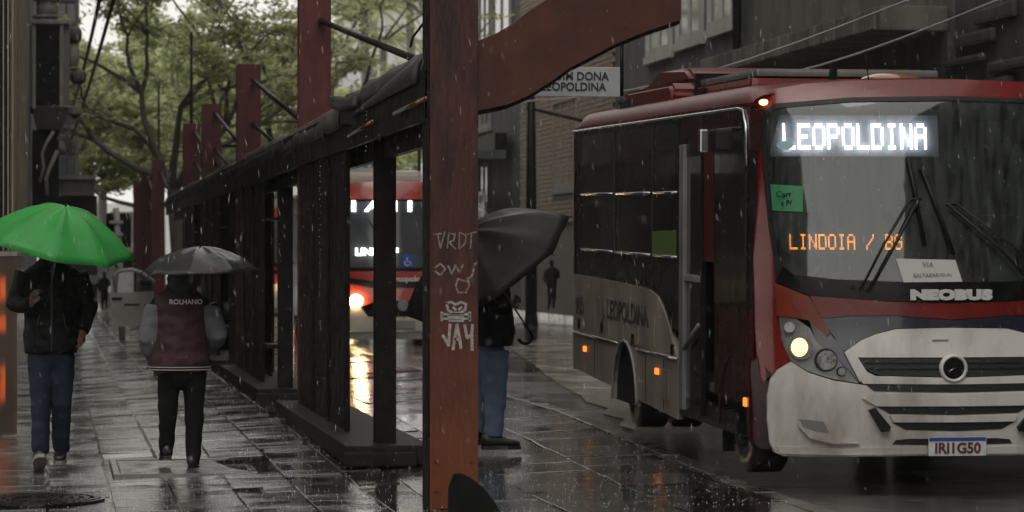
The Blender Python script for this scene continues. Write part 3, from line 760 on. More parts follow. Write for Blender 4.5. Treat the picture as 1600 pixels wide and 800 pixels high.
# torn felt hump over the near end, curling edge and hanging cable
bm = NB(); rows = []
for j in range(14):
    yy = 18.75 + j * .36; s = j / 13
    rows.append([bm.verts.new((x, yy, 2.66 + hgt * (1 - s ** 1.4) * .24 + .008 * noise.noise(Vector((yy * 2, x * 5, 1))))) for x, hgt in ((2.235, .1), (2.25, .6), (2.29, .9), (2.4, 1), (2.58, .8))])
for a, b in zip(rows, rows[1:]):
    for i in range(4): bm.faces.new((a[i], a[i + 1], b[i + 1], b[i]))
o = ad(obj('torn_felt', bm, Mroofd, None, True)); o.modifiers.new('s', 'SOLIDIFY').thickness = .015
for (px, py, px2, py2, dx) in ((515, 150, 558, 152, 0),):
    a, b = WX(px, py, 2.225 - dx * .5), WX(px2, py2, 2.225 - dx * .5)
    bm = NB(); rows = []
    for j in range(7):
        p = a.lerp(b, j / 6); c = math.sin(PI * j / 6)
        rows.append([bm.verts.new((p.x - .04 * c * q / 3, p.y, p.z - .025 * q * (1 + .4 * c) + .02 * noise.noise(p * 9))) for q in range(4)])
    for r1, r2 in zip(rows, rows[1:]):
        for i in range(3): bm.faces.new((r1[i], r1[i + 1], r2[i + 1], r2[i]))
    o = ad(obj('curled_flashing', bm, Mroofd, None, True)); o.modifiers.new('s', 'SOLIDIFY').thickness = .008
for (px, py, px2, py2) in ((545, 213, 583, 190), (616, 178, 666, 154)):
    a, b = WX(px, py, 2.235), WX(px2, py2, 2.235)
    ad(TB('wet_gutter_pipe', [a, (a + b) / 2, b], .016, mat('worn_copper_pipe', (.3, .14, .07), .2, .8, (.08, .05, .04), 20)))
ad(TB('hanging_cable', [WY(x, y, 20.5) for x, y in ((668, 28), (655, 45), (645, 58), (641, 74))], .009, Mblack))
# curved red arm on the first post
up = [(748, 64), (772, 54), (800, 38), (825, 18), (850, 2), (880, -20), (930, -48), (1000, -70), (1064, -80)]
dn = [(1064, 31), (1010, 49), (961, 69), (918, 92), (890, 106), (863, 126), (825, 150), (791, 164), (748, 172)]
Ya = PY[0] + .03
bm = NB()
poly = [(WY(x, y, Ya).x, WY(x, y, Ya).z) for x, y in up + dn]
poly[0] = (2.602, poly[0][1]); poly[-1] = (2.602, poly[-1][1])
prism(bm, poly, lambda x, z, t: (x, Ya + t, z), .03)
ad(obj('arm_web', bm, Marm))
bm = NB()
low = [(WY(x, y, Ya).x, WY(x, y, Ya).z) for x, y in dn][::-1]
rows = [[bm.verts.new((x, Ya + .031, z)), bm.verts.new((x, Ya + .26, z)), bm.verts.new((x, Ya + .26, z - .025)), bm.verts.new((x, Ya + .031, z - .025))] for x, z in low]
for a, b in zip(rows, rows[1:]):
    for i in range(4): bm.faces.new((a[i], a[(i + 1) % 4], b[(i + 1) % 4], b[i]))
ad(obj('arm_flange', bm, Mdk))
# hanging signs
def hsign(name, label, x0, y0, x1, y1, Y, lines, size, m, tm, rod=None):
    a, b = WY(x0, y1, Y), WY(x1, y0, Y); c = (a + b) / 2
    t = thing(name, label, 'sign', (c.x, Y, c.z))
    BX('panel', (a.x - c.x, 0, a.z - c.z), (b.x - c.x, .03, b.z - c.z), m, t, .004)
    for s, px, py, sz, xs in lines:
        p = WY(px, py, Y); letters('lettering', s, sz, tm, (p.x - c.x, -.003, p.z - c.z), t, off=.0012, ext=.002, xs=xs)
    for rx, ra, rb_ in rod or ():
        p, q = WY(rx, ra, Y), WY(rx, rb_, Y); TB('hanger', [p - c, q - c], .012, Mblack, t)
    return t
Msign = mat('grey_sign_face', (.4, .41, .41), .45, 0, (.32, .33, .33), 3)
Mtxt = mat('dark_sign_lettering', (.02, .02, .02), .5)
hsign('hanging_sign', 'grey sign reading JARDIM DONA LEOPOLDINA hanging under the curved red arm', 815, 105, 969, 150, 19.6,
      [('JARDIM DONA', 896, 119.5, .076, .93), ('LEOPOLDINA', 896, 136, .076, .93)], .06, Msign, Mtxt, [(971.5, 60, 150), (822, 60, 105)])
hsign('hanging_sign', 'small grey sign ending in FAPA hanging behind the dark steel column', 530, 240, 600, 268, 30, [('S FAPA', 565, 256, .12, .9)], .1, Msign, Mtxt, [(563, 205, 248), (590, 205, 240)])
# graffiti on the first post
def stroke(name, pts, wpx, m, Y, parent=None):
    bm = NB(); hw = wpx / 2
    for i, (p, q) in enumerate(zip(pts, pts[1:])):
        p, q = Vector(p), Vector(q); d = (q - p).normalized(); n = Vector((-d.y, d.x)) * hw; e = d * hw * .5
        yy = Y - .0003 * (i % 2)
        bm.faces.new([bm.verts.new(WY(v.x, v.y, yy)) for v in (p - e + n, q + e + n, q + e - n, p - e - n)])
    o = obj(name, bm, m); return ad(o)
Mchalk = mat('white_spray_paint', (.5, .49, .47), .7, 0, (.28, .25, .22), 40, contrast=(.3, .5))
Mchalk2 = mat('thin_white_marker', (.3, .28, .26), .7, 0, (.12, .07, .06), 50, contrast=(.35, .6))
Yg = PY[0] - .004
for s in ([(677, 366), (690, 365)], [(684, 366), (688, 388), (695, 362)], [(699, 388), (701, 364), (711, 366), (709, 376), (701, 378), (712, 389)], [(717, 389), (718, 363), (728, 368), (727, 380), (718, 389)], [(735, 388), (737, 364)], [(730, 366), (745, 362)]): stroke('graffiti_scrawl', s, 2.2, Mchalk2, Yg)
for s in ([(680, 418), (688, 412), (696, 420), (688, 430), (680, 424)], [(700, 415), (706, 428), (712, 414), (718, 426), (724, 413)], [(742, 412), (738, 430), (728, 440), (716, 436), (712, 446), (716, 457), (728, 457), (733, 446), (731, 434)], [(745, 410), (740, 418)]): stroke('graffiti_scrawl', s, 3, Mchalk2, Yg)
for s in ([(697, 474), (705, 472), (712, 476), (720, 472), (728, 475)], [(698, 474), (700, 484), (706, 488)], [(728, 475), (727, 484), (720, 488)], [(703, 489), (724, 489)], [(690, 491), (734, 491)], [(690, 498), (734, 498)], [(700, 494), (724, 494)], [(702, 501), (724, 501)], [(690, 488), (690, 501)], [(734, 488), (734, 501)], [(708, 480), (712, 484)], [(717, 484), (721, 480)]): stroke('graffiti_face', s, 4, Mchalk, Yg)
for s in ([(692, 524), (698, 534), (701, 540), (703, 507)], [(708, 546), (711, 526), (714, 507), (718, 528), (720, 544)], [(711, 530), (719, 530)], [(726, 508), (730, 528), (738, 522)], [(738, 508), (737, 528), (738, 547)]): stroke('graffiti_letters', s, 4.6, Mchalk, Yg)
# curved black plate at the foot of the first post
fp = thing('curved_guard_plate', 'black curved steel plate standing in front of the foot of the nearest red post', 'guard plate', (2.6, 17.5, 0))
bm = NB(); pl = [(700, 860), (702, 760), (710, 741), (722, 740), (738, 748), (757, 764), (773, 784), (785, 806), (796, 860)]
prism(bm, [((WY(x, y, 17.5).x - 2.6), WY(x, y, 17.5).z) for x, y in pl], lambda x, z, t: (x, t, z), .05)
obj('plate', bm, Mblack, fp)
pl2 = pl[1:-1]
TB('rim', [WY(x, y, 17.5) - Vector((2.6, -.025, 0)) for x, y in pl2], .017, Mdk, fp)
# ------------------------------------------------------------ buses
Mbusred = mat('bus_red', (.15, .01, .007), .2, 0, (.09, .007, .005), 2, .04, 60, spec=.4, coat=.3, r2=.3)
Mbusdk = mat('bus_dark_red', (.03, .005, .004), .2, 0, (.014, .004, .004), 2, .06, 50, spec=.2, coat=.12, r2=.35)
Mbusor = mat('bus_orange_red', (.17, .024, .006), .3, 0, (.1, .012, .005), 3, .05, 50, coat=.2, r2=.35)
Mbusbl = mat('bus_black', (.004, .004, .004), .2, 0, (.008, .007, .007), 3, .05, 60, spec=.2, coat=.08, r2=.3)
Mbeige = mat('bus_side_beige', (.28, .238, .198), .36, 0, (.16, .134, .11), 1.6, .06, 30, coat=.1, r2=.6, stretch=(1, 1, .5))
Mbuswh = mat('bus_white', (.5, .48, .45), .25, 0, (.25, .222, .19), 1.9, .05, 40, coat=.4, r2=.5, stretch=(1.6, 1, .5), contrast=(.42, .72))
Mnavy = mat('bus_navy', (.012, .014, .024), .14, 0, (.02, .022, .034), 3, coat=.6)
Mtint = mat('tinted_side_glass', (.007, .007, .007), .06, 0, (.016, .015, .014), 2, .03, 12, coat=.3, r2=.2, spec=.5)
Mchrome = mat('bright_trim', (.55, .55, .55), .18, .9, (.4, .4, .4), 10)
Mrub = mat('black_rubber', (.004, .004, .004), .5, 0, (.009, .009, .009), 20, .1, spec=.3)
Mtyre = mat('wet_tyre', (.012, .012, .012), .35, 0, (.03, .028, .025), 10, .3, 30)
Mlens = mat('lamp_reflector', (.2, .2, .19), .25, .5, (.1, .1, .095), 9, .1, 20)
Mhead = emit('lit_headlight', (1, .78, .3), 1.7)
Mheadc = emit('headlight_rim_glow', (1, .6, .2), 5)
Mamber = emit('lit_amber_lamp', (1, .25, .03), 1.2)
Mled = emit('white_led', (.86, .88, 1), 20)
Mledo = emit('orange_led', (1, .3, .03), 9)
Mledb = mat('halo_board', (.42, .42, .48), .6, 0, (.34, .34, .39), 20)
Mdash = mat('dashboard', (.03, .03, .03), .6, 0, (.05, .05, .05), 6)
Mwind = glassmat('rain_filmed_windscreen', (.55, .58, .56), .1, (.2, .23, .22), .05)
Mgreen = mat('green_sticker', (.02, .16, .06), .5)
Mpaper = mat('paper_notice', (.42, .42, .4), .7)
Mcabin = mat('cabin_lining', (.045, .045, .042), .8, 0, (.065, .065, .06), 3)

class Bus:
    def __init__(s, root, W, L, rake=.14):
        s.root = root; s.W = W; s.L = L; s.rake = rake
        bpy.context.view_layer.update()
        s.M = root.matrix_world.copy(); s.I = s.M.inverted()
        s.o = s.I @ O; s.R3 = s.I.to_3x3()
    def fy(s, x, z):
        u = min(abs(x - s.W / 2) / (s.W / 2), 1)
        y = -.22 + .22 * u * u + (.2 * ((u - .82) / .18) ** 2.4 if u > .82 else 0)
        if z > 1.3: y += s.rake * (z - 1.3)
        if z > 2.5: y += .9 * (z - 2.5) ** 1.6
        if z < 1.0: y -= .05 * (1 - ((z - .6) / .4) ** 2) if z > .2 else 0
        return y
    def front(s, px, py):
        d = s.R3 @ ray(px, py); y = -.1
        for k in range(12):
            t = (y - s.o.y) / d.y; p = s.o + d * t; y = .5 * y + .5 * s.fy(min(max(p.x, 0), s.W), p.z)
        return p.x, p.z
    def side(s, px, py, x=0):
        d = s.R3 @ ray(px, py); t = (x - s.o.x) / d.x; p = s.o + d * t; return p.y, p.z
    def _cut(s, pts, step, fn, th_fn, name, m, parent, smooth=True):
        bm = NB(); vs = [bm.verts.new((a, 0, b)) for a, b in pts]; bm.faces.new(vs)
        bmesh.ops.triangulate(bm, faces=bm.faces[:])
        for ax in (0, 2):
            lo_ = min(v.co[ax] for v in bm.verts); hi = max(v.co[ax] for v in bm.verts)
            c = math.ceil(lo_ / step) * step
            while c < hi:
                nrm = Vector((0, 0, 0)); nrm[ax] = 1; co = Vector((0, 0, 0)); co[ax] = c
                bmesh.ops.bisect_plane(bm, geom=bm.verts[:] + bm.edges[:] + bm.faces[:], plane_co=co, plane_no=nrm, dist=1e-5)
                c += step
        bmesh.ops.remove_doubles(bm, verts=bm.verts, dist=1e-5)
        r = bmesh.ops.extrude_face_region(bm, geom=bm.faces[:])
        back = {v for v in r['geom'] if isinstance(v, bmesh.types.BMVert)}
        for v in bm.verts:
            a, b = v.co.x, v.co.z
            v.co = Vector(th_fn(a, b) if v in back else fn(a, b))
        bmesh.ops.recalc_face_normals(bm, faces=bm.faces)
        me = bpy.data.meshes.new(name); bm.to_mesh(me); bm.free()
        for p in me.polygons: p.use_smooth = True
        me.set_sharp_from_angle(angle=R(50))
        return link(name, me, m, parent or s.root)
    def fpatch(s, name, px, m, off=.004, th=.02, parent=None, sym=False, step=.08):
        pts = [s.front(*p) for p in px]
        if sym:
            n = len(pts); c = [abs(x - s.W / 2) < .03 for x, z in pts]
            for i in range(n):
                if c[i] and c[(i + 1) % n]: pts = pts[i + 1:] + pts[:i + 1]; break
            pts = [(s.W / 2, z) if abs(x - s.W / 2) < .03 else (x, z) for x, z in pts]
            pts = pts + [(s.W - x, z) for x, z in pts[1:-1][::-1]]
        q = []
        for p in pts:
            p = (min(max(p[0], .0), s.W), p[1])
            if not q or (abs(p[0] - q[-1][0]) + abs(p[1] - q[-1][1])) > 1e-4: q.append(p)
        return s._cut(q, step, lambda a, b: (a, s.fy(a, b) - off, b), lambda a, b: (a, s.fy(a, b) - off + th, b), name, m, parent)
    def spatch(s, name, px, m, off=.004, th=.015, parent=None, yz=None):
        pts = yz or [s.side(*p) for p in px]
        bm = NB(); prism(bm, pts, lambda a, b, t: (-off + t, a, b), th); return obj(name, bm, m, parent or s.root)
    def disc(s, name, px, py, r, m, off=.02, h=.03, parent=None, n=24):
        x, z = s.front(px, py); u = .02
        dx = (s.fy(min(x + u, s.W), z) - s.fy(x - u, z)) / (2 * u)
        bm = NB(); cyl(bm, (0, 0, 0), r, h, n, 'y'); bmesh.ops.transform(bm, matrix=Matrix.Translation((x, s.fy(x, z) - off, z)) @ Matrix.Rotation(math.atan(dx) * .8, 4, 'Z'), verts=bm.verts)
        return obj(name, bm, m, parent or s.root)
    def shell(s, mroof, mside, zside=2.5, zc=2.76):
        "roof and off side as a loft along the length"
        W = s.W; hw = W / 2
        def sec(y, k=1, zdrop=0):
            pts = []
            for a in range(0, 9):
                t = PI / 2 * a / 8; pts.append((.2 - .2 * max(0, math.cos(t)) ** .75, y, zside + (.2 * math.sin(t) ** 1.0)))
            for q in range(1, 8):
                u = q / 8; pts.append((.2 + (W - .4) * u, y, zside + .2 + (zc - zside - .2) * math.sin(PI * u)))
            for a in range(8, -1, -1):
                t = PI / 2 * a / 8; pts.append((W - .2 + .2 * max(0, math.cos(t)) ** .75, y, zside + (.2 * math.sin(t))))
            return [(x, yy + .0, z - zdrop * max(0, (z - zside)) / .26) for x, yy, z in pts]
        bm = NB(); rows = []
        ys = [.17, .3, .45, .7, 1.2, 2, 3, 4, 5, 6, 7, s.L - .25, s.L - .1, s.L]
        for y in ys:
            zd = .1 * max(0, 1 - (y - .17) / .5) ** 2 + (.16 if y == s.L else .05 if y == ys[-2] else 0)
            sc_ = sec(y, 1, zd)
            if y == .17: sc_ = [(x, min(.17, s.fy(x, z) + .012) if .1 < x < W - .1 else .17, z) for x, yy, z in sc_]
            rows.append([bm.verts.new(p) for p in sc_])
        for a, b in zip(rows, rows[1:]):
            for i in range(len(a) - 1): bm.faces.new((a[i], a[i + 1], b[i + 1], b[i]))
        return obj('roof', bm, mroof, s.root, True)
def wheel(parent, c, r=.42, wd=.26, side=-1):
    w_ = bpy.data.objects.new('wheel', None); COL.objects.link(w_); w_.parent = parent; w_.location = c
    bm = NB(); n = 36
    prof = [(r * .58, -.5), (r * .9, -.5), (r * .985, -.42), (r, -.3), (r, .3), (r * .985, .42), (r * .9, .5), (r * .58, .5)]
    rows = [[bm.verts.new((x * wd, q * math.cos(2 * PI * k / n), q * math.sin(2 * PI * k / n))) for q, x in prof] for k in range(n)]
    for k in range(n):
        a, b = rows[k], rows[(k + 1) % n]
        for i in range(len(prof)): bm.faces.new((a[i], a[(i + 1) % 8], b[(i + 1) % 8], b[i]))
    obj('tyre', bm, Mtyre, w_, True)
    bm = NB(); cyl(bm, (side * wd * .2, 0, 0), r * .58, .03, 24, 'x'); cyl(bm, (side * wd * .3, 0, 0), r * .25, .12, 16, 'x')
    for k in range(8): cyl(bm, (side * wd * .3, r * .4 * math.cos(k * PI / 4), r * .4 * math.sin(k * PI / 4)), .018, .05, 6, 'x')
    obj('rim', bm, Mgrey, w_)
    return w_

# ---- the near bus
rt = thing('bus', 'nearest red, black and white bus with its white destination sign and headlight lit', 'bus', (4.70, 20.08, .09))
rt.rotation_euler = (R(1.05), 0, -R(.57))
B = Bus(rt, 2.62, 7.62)
CXB = 1487
B.shell(mat('roof_dark_red', (.085, .007, .005), .34, 0, (.055, .006, .005), 2, spec=.08), Mbusdk)
# front skin, from the roof down
B.fpatch('front_cap', [(1487, 124), (1400, 124.5), (1320, 126), (1255, 131), (1215, 138), (1190, 148), (1176, 160), (1172, 185), (1187, 190), (1196, 172), (1212, 163), (1330, 153), (1487, 151)], Mbusred, .0, .03, sym=True)
pil = B.fpatch('corner_pillar', [(1166, 170), (1187, 168), (1187, 192), (1192, 270), (1200, 350), (1208, 400), (1212, 445), (1214, 495), (1225, 540), (1236, 563), (1210, 580), (1190, 600), (1183, 560), (1178, 440)], Mbusred, .0, .03)
lc = [(1166, 560), (1183, 560), (1190, 600), (1206, 584), (1203, 612), (1201, 650), (1207, 703), (1180, 700), (1166, 690)]
B.fpatch('lower_corner', lc, Mbusdk, .0, .03); B.fpatch('lower_corner', [(2974 - x, y) for x, y in lc][::-1], Mbusdk, .0, .03)
B.fpatch('corner_pillar', [(2974 - x, y) for x, y in [(1166, 170), (1187, 168), (1187, 192), (1192, 270), (1200, 350), (1208, 400), (1212, 445), (1214, 495), (1225, 540), (1236, 563), (1210, 580), (1190, 600), (1183, 560), (1178, 440)]][::-1], Mbusred, .0, .03)
# windscreen rubber: upper, left, lower
outer = [(1487, 150), (1330, 152), (1210, 162), (1193, 172), (1186, 190), (1192, 270), (1200, 350), (1208, 402), (1211, 440), (1262, 461), (1400, 471), (1487, 473)]
inner = [(1487, 157), (1330, 159), (1213, 169), (1199, 178), (1195, 192), (1199, 270), (1207, 350), (1214, 395), (1222, 416), (1240, 429), (1300, 436), (1400, 440), (1487, 441)]
B.fpatch('windscreen_seal', outer[:3] + outer[3:5] + inner[4::-1], Mrub, .014, .03, sym=True)
for mir in (0, 1):
    pts = outer[4:9] + inner[8:3:-1]
    if mir: pts = [(2974 - x, y) for x, y in pts][::-1]
    B.fpatch('windscreen_seal', pts, Mrub, .014, .03)
B.fpatch('lower_cowl', outer[8:] + inner[:7:-1], Mbusbl, .012, .03, sym=True)
gl = B.fpatch('windscreen', inner, Mwind, .004, .004, sym=True)
B.fpatch('bonnet_band', [(1264, 462), (1400, 472), (1487, 474), (1487, 499), (1400, 493), (1330, 493), (1283, 497), (1275, 482)], Mbusred, .02, .03, sym=True)
fen = [(1212, 443), (1263, 463), (1277, 484), (1300, 519), (1290, 525), (1262, 500), (1235, 494), (1214, 494)]
nav = [(1283, 498), (1330, 494), (1400, 494), (1487, 500), (1487, 511), (1400, 513), (1370, 520), (1345, 530), (1319, 548), (1308, 538), (1296, 519)]
dkc = [(1264, 500), (1292, 526), (1300, 520), (1318, 549), (1342, 598), (1325, 578), (1300, 553), (1275, 533)]
hed = [(1216, 492), (1245, 499), (1265, 512), (1276, 533), (1300, 554), (1324, 578), (1342, 599), (1300, 592), (1262, 580), (1235, 563), (1224, 540)]
bon = [(1319, 549), (1345, 531), (1370, 521), (1400, 514), (1487, 512), (1487, 558), (1338, 558)]
bons = [(1319, 549), (1338, 558), (1352, 580), (1366, 587), (1487, 590), (1487, 600), (1346, 599), (1340, 590)]
bmp = [(1198, 618), (1203, 592), (1215, 577), (1235, 565), (1262, 582), (1300, 594), (1346, 601), (1487, 602), (1487, 711), (1330, 713), (1260, 713), (1222, 712), (1209, 706), (1202, 692), (1198, 655)]
for nm, pts, m, off in (('fender', fen, Mbusor, .012), ('headlamp_trim', dkc, Mnavy, .01), ('headlamp_housing', hed, Mlens, .006)):
    B.fpatch(nm, pts, m, off, .03); B.fpatch(nm, [(2974 - x, y) for x, y in pts][::-1], m, off, .03)
B.fpatch('bonnet_strip', nav, Mnavy, .014, .03, sym=True)
B.fpatch('bonnet', bon, Mbuswh, .03, .05, sym=True, step=.12)
B.fpatch('bonnet_lip', bons, Mbuswh, .04, .05, sym=True, step=.12)
bumper = B.fpatch('bumper', bmp, Mbuswh, .03, .06, sym=True, step=.045)
Mgrille = mat('grille_mesh', (.006, .006, .006), .5, .2, (.02, .02, .02), 60, .5, 80)
for k, pts in enumerate(([(1338, 556), (1487, 555), (1487, 589), (1372, 586), (1354, 578)], [(1346, 597), (1487, 601), (1487, 613), (1364, 611)],
                         [(1368, 635), (1487, 635), (1487, 648), (1388, 646)], [(1392, 660), (1487, 660), (1487, 673), (1413, 671)], [(1392, 694), (1398, 687), (1420, 685), (1487, 685), (1487, 695)])):
    g = B.fpatch('grille', pts, Mgrille, .034 if k else .022, .02, sym=True)
for k, (y0, x0) in enumerate(((566, 1350), (575, 1356))):
    B.fpatch('grille_slat', [(x0, y0), (1487, y0 - .5), (1487, y0 + 1.5), (x0 + 2, y0 + 1.5)], Mrub, .03, .01, sym=True)
# bumper mouldings catch the light above each slot
for (pts) in ([(1364, 614), (1487, 616), (1487, 634), (1366, 634), (1345, 622)], [(1388, 649), (1487, 649), (1487, 659), (1394, 659)], [(1210, 696), (1300, 700), (1392, 698), (1487, 698), (1487, 708), (1300, 710), (1216, 708)]):
    B.fpatch('bumper_moulding', pts, Mbuswh, .05, .03, sym=True)
for mir in (0, 1):
    X = (lambda x: 2974 - x) if mir else (lambda x: x)
    def FP(nm, pts, m, off, th=.02): B.fpatch(nm, [(X(x), y) for x, y in (pts[::-1] if mir else pts)], m, off, th)
    FP('bumper_pad', [(1354, 640), (1364, 637), (1388, 666), (1385, 673), (1374, 674)], Mrub, .075, .06)
    FP('fog_recess_shade', [(1245, 654), (1285, 658), (1294, 676), (1268, 672), (1252, 666)], mat('recess_shade_grey', (.16, .155, .15), .5), .033)  # recess shade painted as a flat grey patch
    FP('fog_recess_lip', [(1246, 655), (1252, 668), (1270, 679), (1300, 688), (1340, 692), (1300, 693), (1262, 684), (1245, 666)], Mbuswh, .06, .03)
    FP('lamp_edge_strip', [(1316, 549), (1323, 551), (1345, 592), (1341, 596)], Mbuswh, .045)
x, z = B.front(1487, 575)
bd = bpy.data.objects.new('badge', None); COL.objects.link(bd); bd.parent = rt
bm = NB(); yb = B.fy(x, z)
loft(bm, [[(x + r * math.cos(2 * PI * k / 32), yb - o_, z + r * math.sin(2 * PI * k / 32)) for k in range(32)] for r, o_ in ((.096, .02), (.096, .055), (.088, .066), (.078, .066), (.072, .05), (.072, .02))], cap=False)
obj('badge_ring', bm, Mbuswh, bd, True)
bm = NB(); cyl(bm, (x, yb - .04, z), .073, .02, 28, 'y'); obj('badge_disc', bm, Mbusbl, bd)
TB('badge_needle', [(x - .035, yb - .053, z - .022), (x + .004, yb - .053, z + .003)], .004, Mchrome, bd)
B.disc('headlight', 1250, 542, .083, Mlens, .035, .04)
hl = kids(rt)[-1]
bm = NB(); x, z = B.front(1250, 542); sph(bm, (x, B.fy(x, z) - .04, z), .072, 20, 12, (1, .4, 1)); obj('lit_lamp', bm, Mhead, hl, True)
for mir in (0, 1):
    X = (lambda x: 2974 - x) if mir else (lambda x: x)
    if mir:
        B.disc('headlight', X(1250), 542, .083, Mlens, .035, .04); x, z = B.front(X(1250), 542); bm = NB(); sph(bm, (x, B.fy(x, z) - .04, z), .072, 20, 12, (1, .4, 1)); obj('lit_lamp', bm, Mhead, kids(rt)[-1], True)
    B.disc('driving_lamp', X(1289), 562, .078, Mbusbl, .03, .03)
    B.disc('lamp_lens', X(1289), 562, .066, mat('dark_lamp_glass', (.03, .03, .03), .08, .6, (.2, .2, .19), 30, .5, 30, coat=.8), .048, .02)
    B.disc('small_lamp', X(1313), 580, .033, Mbusbl, .03, .03); B.disc('small_lamp_ring', X(1313), 580, .026, Mlens, .046, .012)
    B.disc('indicator_lamp', X(1232), 511, .035, mat('frosted_lamp', (.45, .45, .43), .3, 0, (.25, .25, .24), 50), .03, .03)
    x, z = B.front(X(1193), 160); bm = NB(); sph(bm, (x, B.fy(x, z) - .01, z), .034, 12, 8, (1, .6, .6)); obj('roof_marker_lamp', bm, emit('amber_marker', (1, .55, .15), 6), rt, True)
# plate, maker's lettering
x, z = B.front(1491, 696); yb = -.31
pl_ = BX('number_plate', (x - .2, yb, z - .064), (x + .2, yb + .012, z + .064), mat('plate_white', (.5, .5, .5), .4, 0, (.4, .4, .4), 20), rt, .003)
BX('plate_band', (x - .196, yb - .003, z + .036), (x + .196, yb + .002, z + .061), mat('plate_blue', (.02, .05, .2), .4), pl_)
letters('plate_lettering', 'IRI1G50', .098, mat('plate_ink', (.07, .02, .018), .5), (x, yb - .004, z - .014), pl_, off=.003, ext=.002, xs=.98)
x, z = B.front(1484, 461)
nb_ = letters('maker_lettering', 'NEOBUS', .085, mat('silver_lettering', (.6, .6, .58), .3, .3), (x, B.fy(x, z) - .03, z), rt, off=.0075, ext=.006, xs=1.72)
x, z = B.front(1467, 531); BX('bonnet_catch', (x - .055, B.fy(x, z) - .038, z - .004), (x + .055, B.fy(x, z) - .03, z + .004), Mgrey, rt)
# cabin behind the windscreen
BX('dashboard', (.08, .15, 1.16), (2.54, .7, 1.36), Mdash, rt, .04)
BX('cabin_floor', (.05, .2, .5), (2.57, 7.4, .56), Mcabin, rt)
BX('cabin_ceiling', (.08, .45, 2.53), (2.54, 7.4, 2.57), Mcabin, rt)
BX('cabin_rear', (.05, 3.2, .56), (2.57, 3.25, 2.52), Mcabin, rt)
BX('off_side_wall', (2.56, .25, .3), (2.62, 7.55, 2.52), Mbusdk, rt)
BX('rear_wall', (.02, 7.56, .35), (2.6, 7.62, 2.56), Mbusdk, rt, .01)
for (x0, y0) in ((.5, 1.6), (1.45, 1.6), (1.75, .9)):
    st_ = BX('seat', (x0, y0, .9), (x0 + .5, y0 + .5, 1.1), Mdash, rt, .05); BX('seat_back', (x0, y0 + .42, 1.1), (x0 + .5, y0 + .54, 1.8), mat('seat_cloth', (.2, .17, .13), .8, 0, (.1, .09, .08), 8), st_, .05)
TB('steering_wheel', [(1.95 + .22 * math.cos(a), .72 + .05 * math.sin(a), 1.42 + .2 * math.sin(a)) for a in [2 * PI * k / 20 for k in range(21)]], .015, Mrub, rt)
TB('grab_pole', [(.62, .9, .6), (.62, .9, 2.5)], .018, mat('yellow_pole', (.3, .2, .03), .3), rt)
# destination display: lit dots; board behind added pale to spread their halo
def led(nm, s, x0, y0, x1, y1, m, brd, bx, gap=.06, fill=.8, dbl=2, bgap=.03):
    a = B.front(x0, y1); b = B.front(x1, y0)
    yf = lambda x, z: B.fy(x, z) + gap
    p0, p1 = B.front(bx[0], bx[3]), B.front(bx[2], bx[1])
    n = 14; bm = NB(); rows = []
    for i in range(n + 1):
        x = p0[0] + (p1[0] - p0[0]) * i / n
        rows.append([bm.verts.new((x, yf(x, z) + bgap + o_, z)) for z, o_ in ((p0[1], 0), (p1[1], 0), (p1[1], .03), (p0[1], .03))])
    for r1, r2 in zip(rows, rows[1:]):
        for i in range(4): bm.faces.new((r1[i], r1[(i + 1) % 4], r2[(i + 1) % 4], r2[i]))
    bm.faces.new(rows[0][::-1]); bm.faces.new(rows[-1])
    o = obj(nm, bm, brd, rt)
    bm = NB(); dots(bm, s, a[0], a[1], b[0], b[1], yf, fill, dbl); obj('display_dots', bm, m, o)
    return o
led('destination_display', 'LEOPOLDINA', 1226, 193, 1450, 233, Mled, Mledb, (1208, 180, 1470, 244), .05, .9, 3, .035)
led('route_display', 'LINDOIA / BG', 1237, 366, 1413, 390, Mledo, Mdash, (1225, 358, 1425, 398), .06, .62, 2, .012)
# notices on the glass
def onglass(nm, pts, m, gap=.012):
    return B.fpatch(nm, pts, m, .012, .002, step=.05)
st_ = onglass('green_notice', [(1203, 288), (1254, 291), (1254, 331), (1206, 329)], Mgreen)
for s_, px, py, sz in (('Cartão', 1230, 304, .058), ('a Pé!', 1230, 317, .05)):
    x, z = B.front(px, py); letters('notice_lettering', s_, sz, Mrub, (x, B.fy(x, z) - .018, z), st_, off=.001, ext=.001)
onglass('round_sticker', [(1226 + 13 * math.cos(2 * PI * k / 24), 227 + 7 * math.sin(2 * PI * k / 24)) for k in range(24)][::-1], mat('pale_cyan_sticker', (.25, .4, .42), .5))
pn = onglass('paper_notice', [(1399, 404), (1492, 406), (1503, 440), (1411, 441)], Mpaper, .02)
for s_, px, py, sz in (('VIA', 1449, 414, .05), ('BALTAZAR/GUN', 1456, 430, .036)):
    x, z = B.front(px, py); letters('notice_lettering', s_, sz, mat('faint_ink', (.16, .16, .16), .7), (x, B.fy(x, z) - .016, z), pn, off=0, ext=.001)
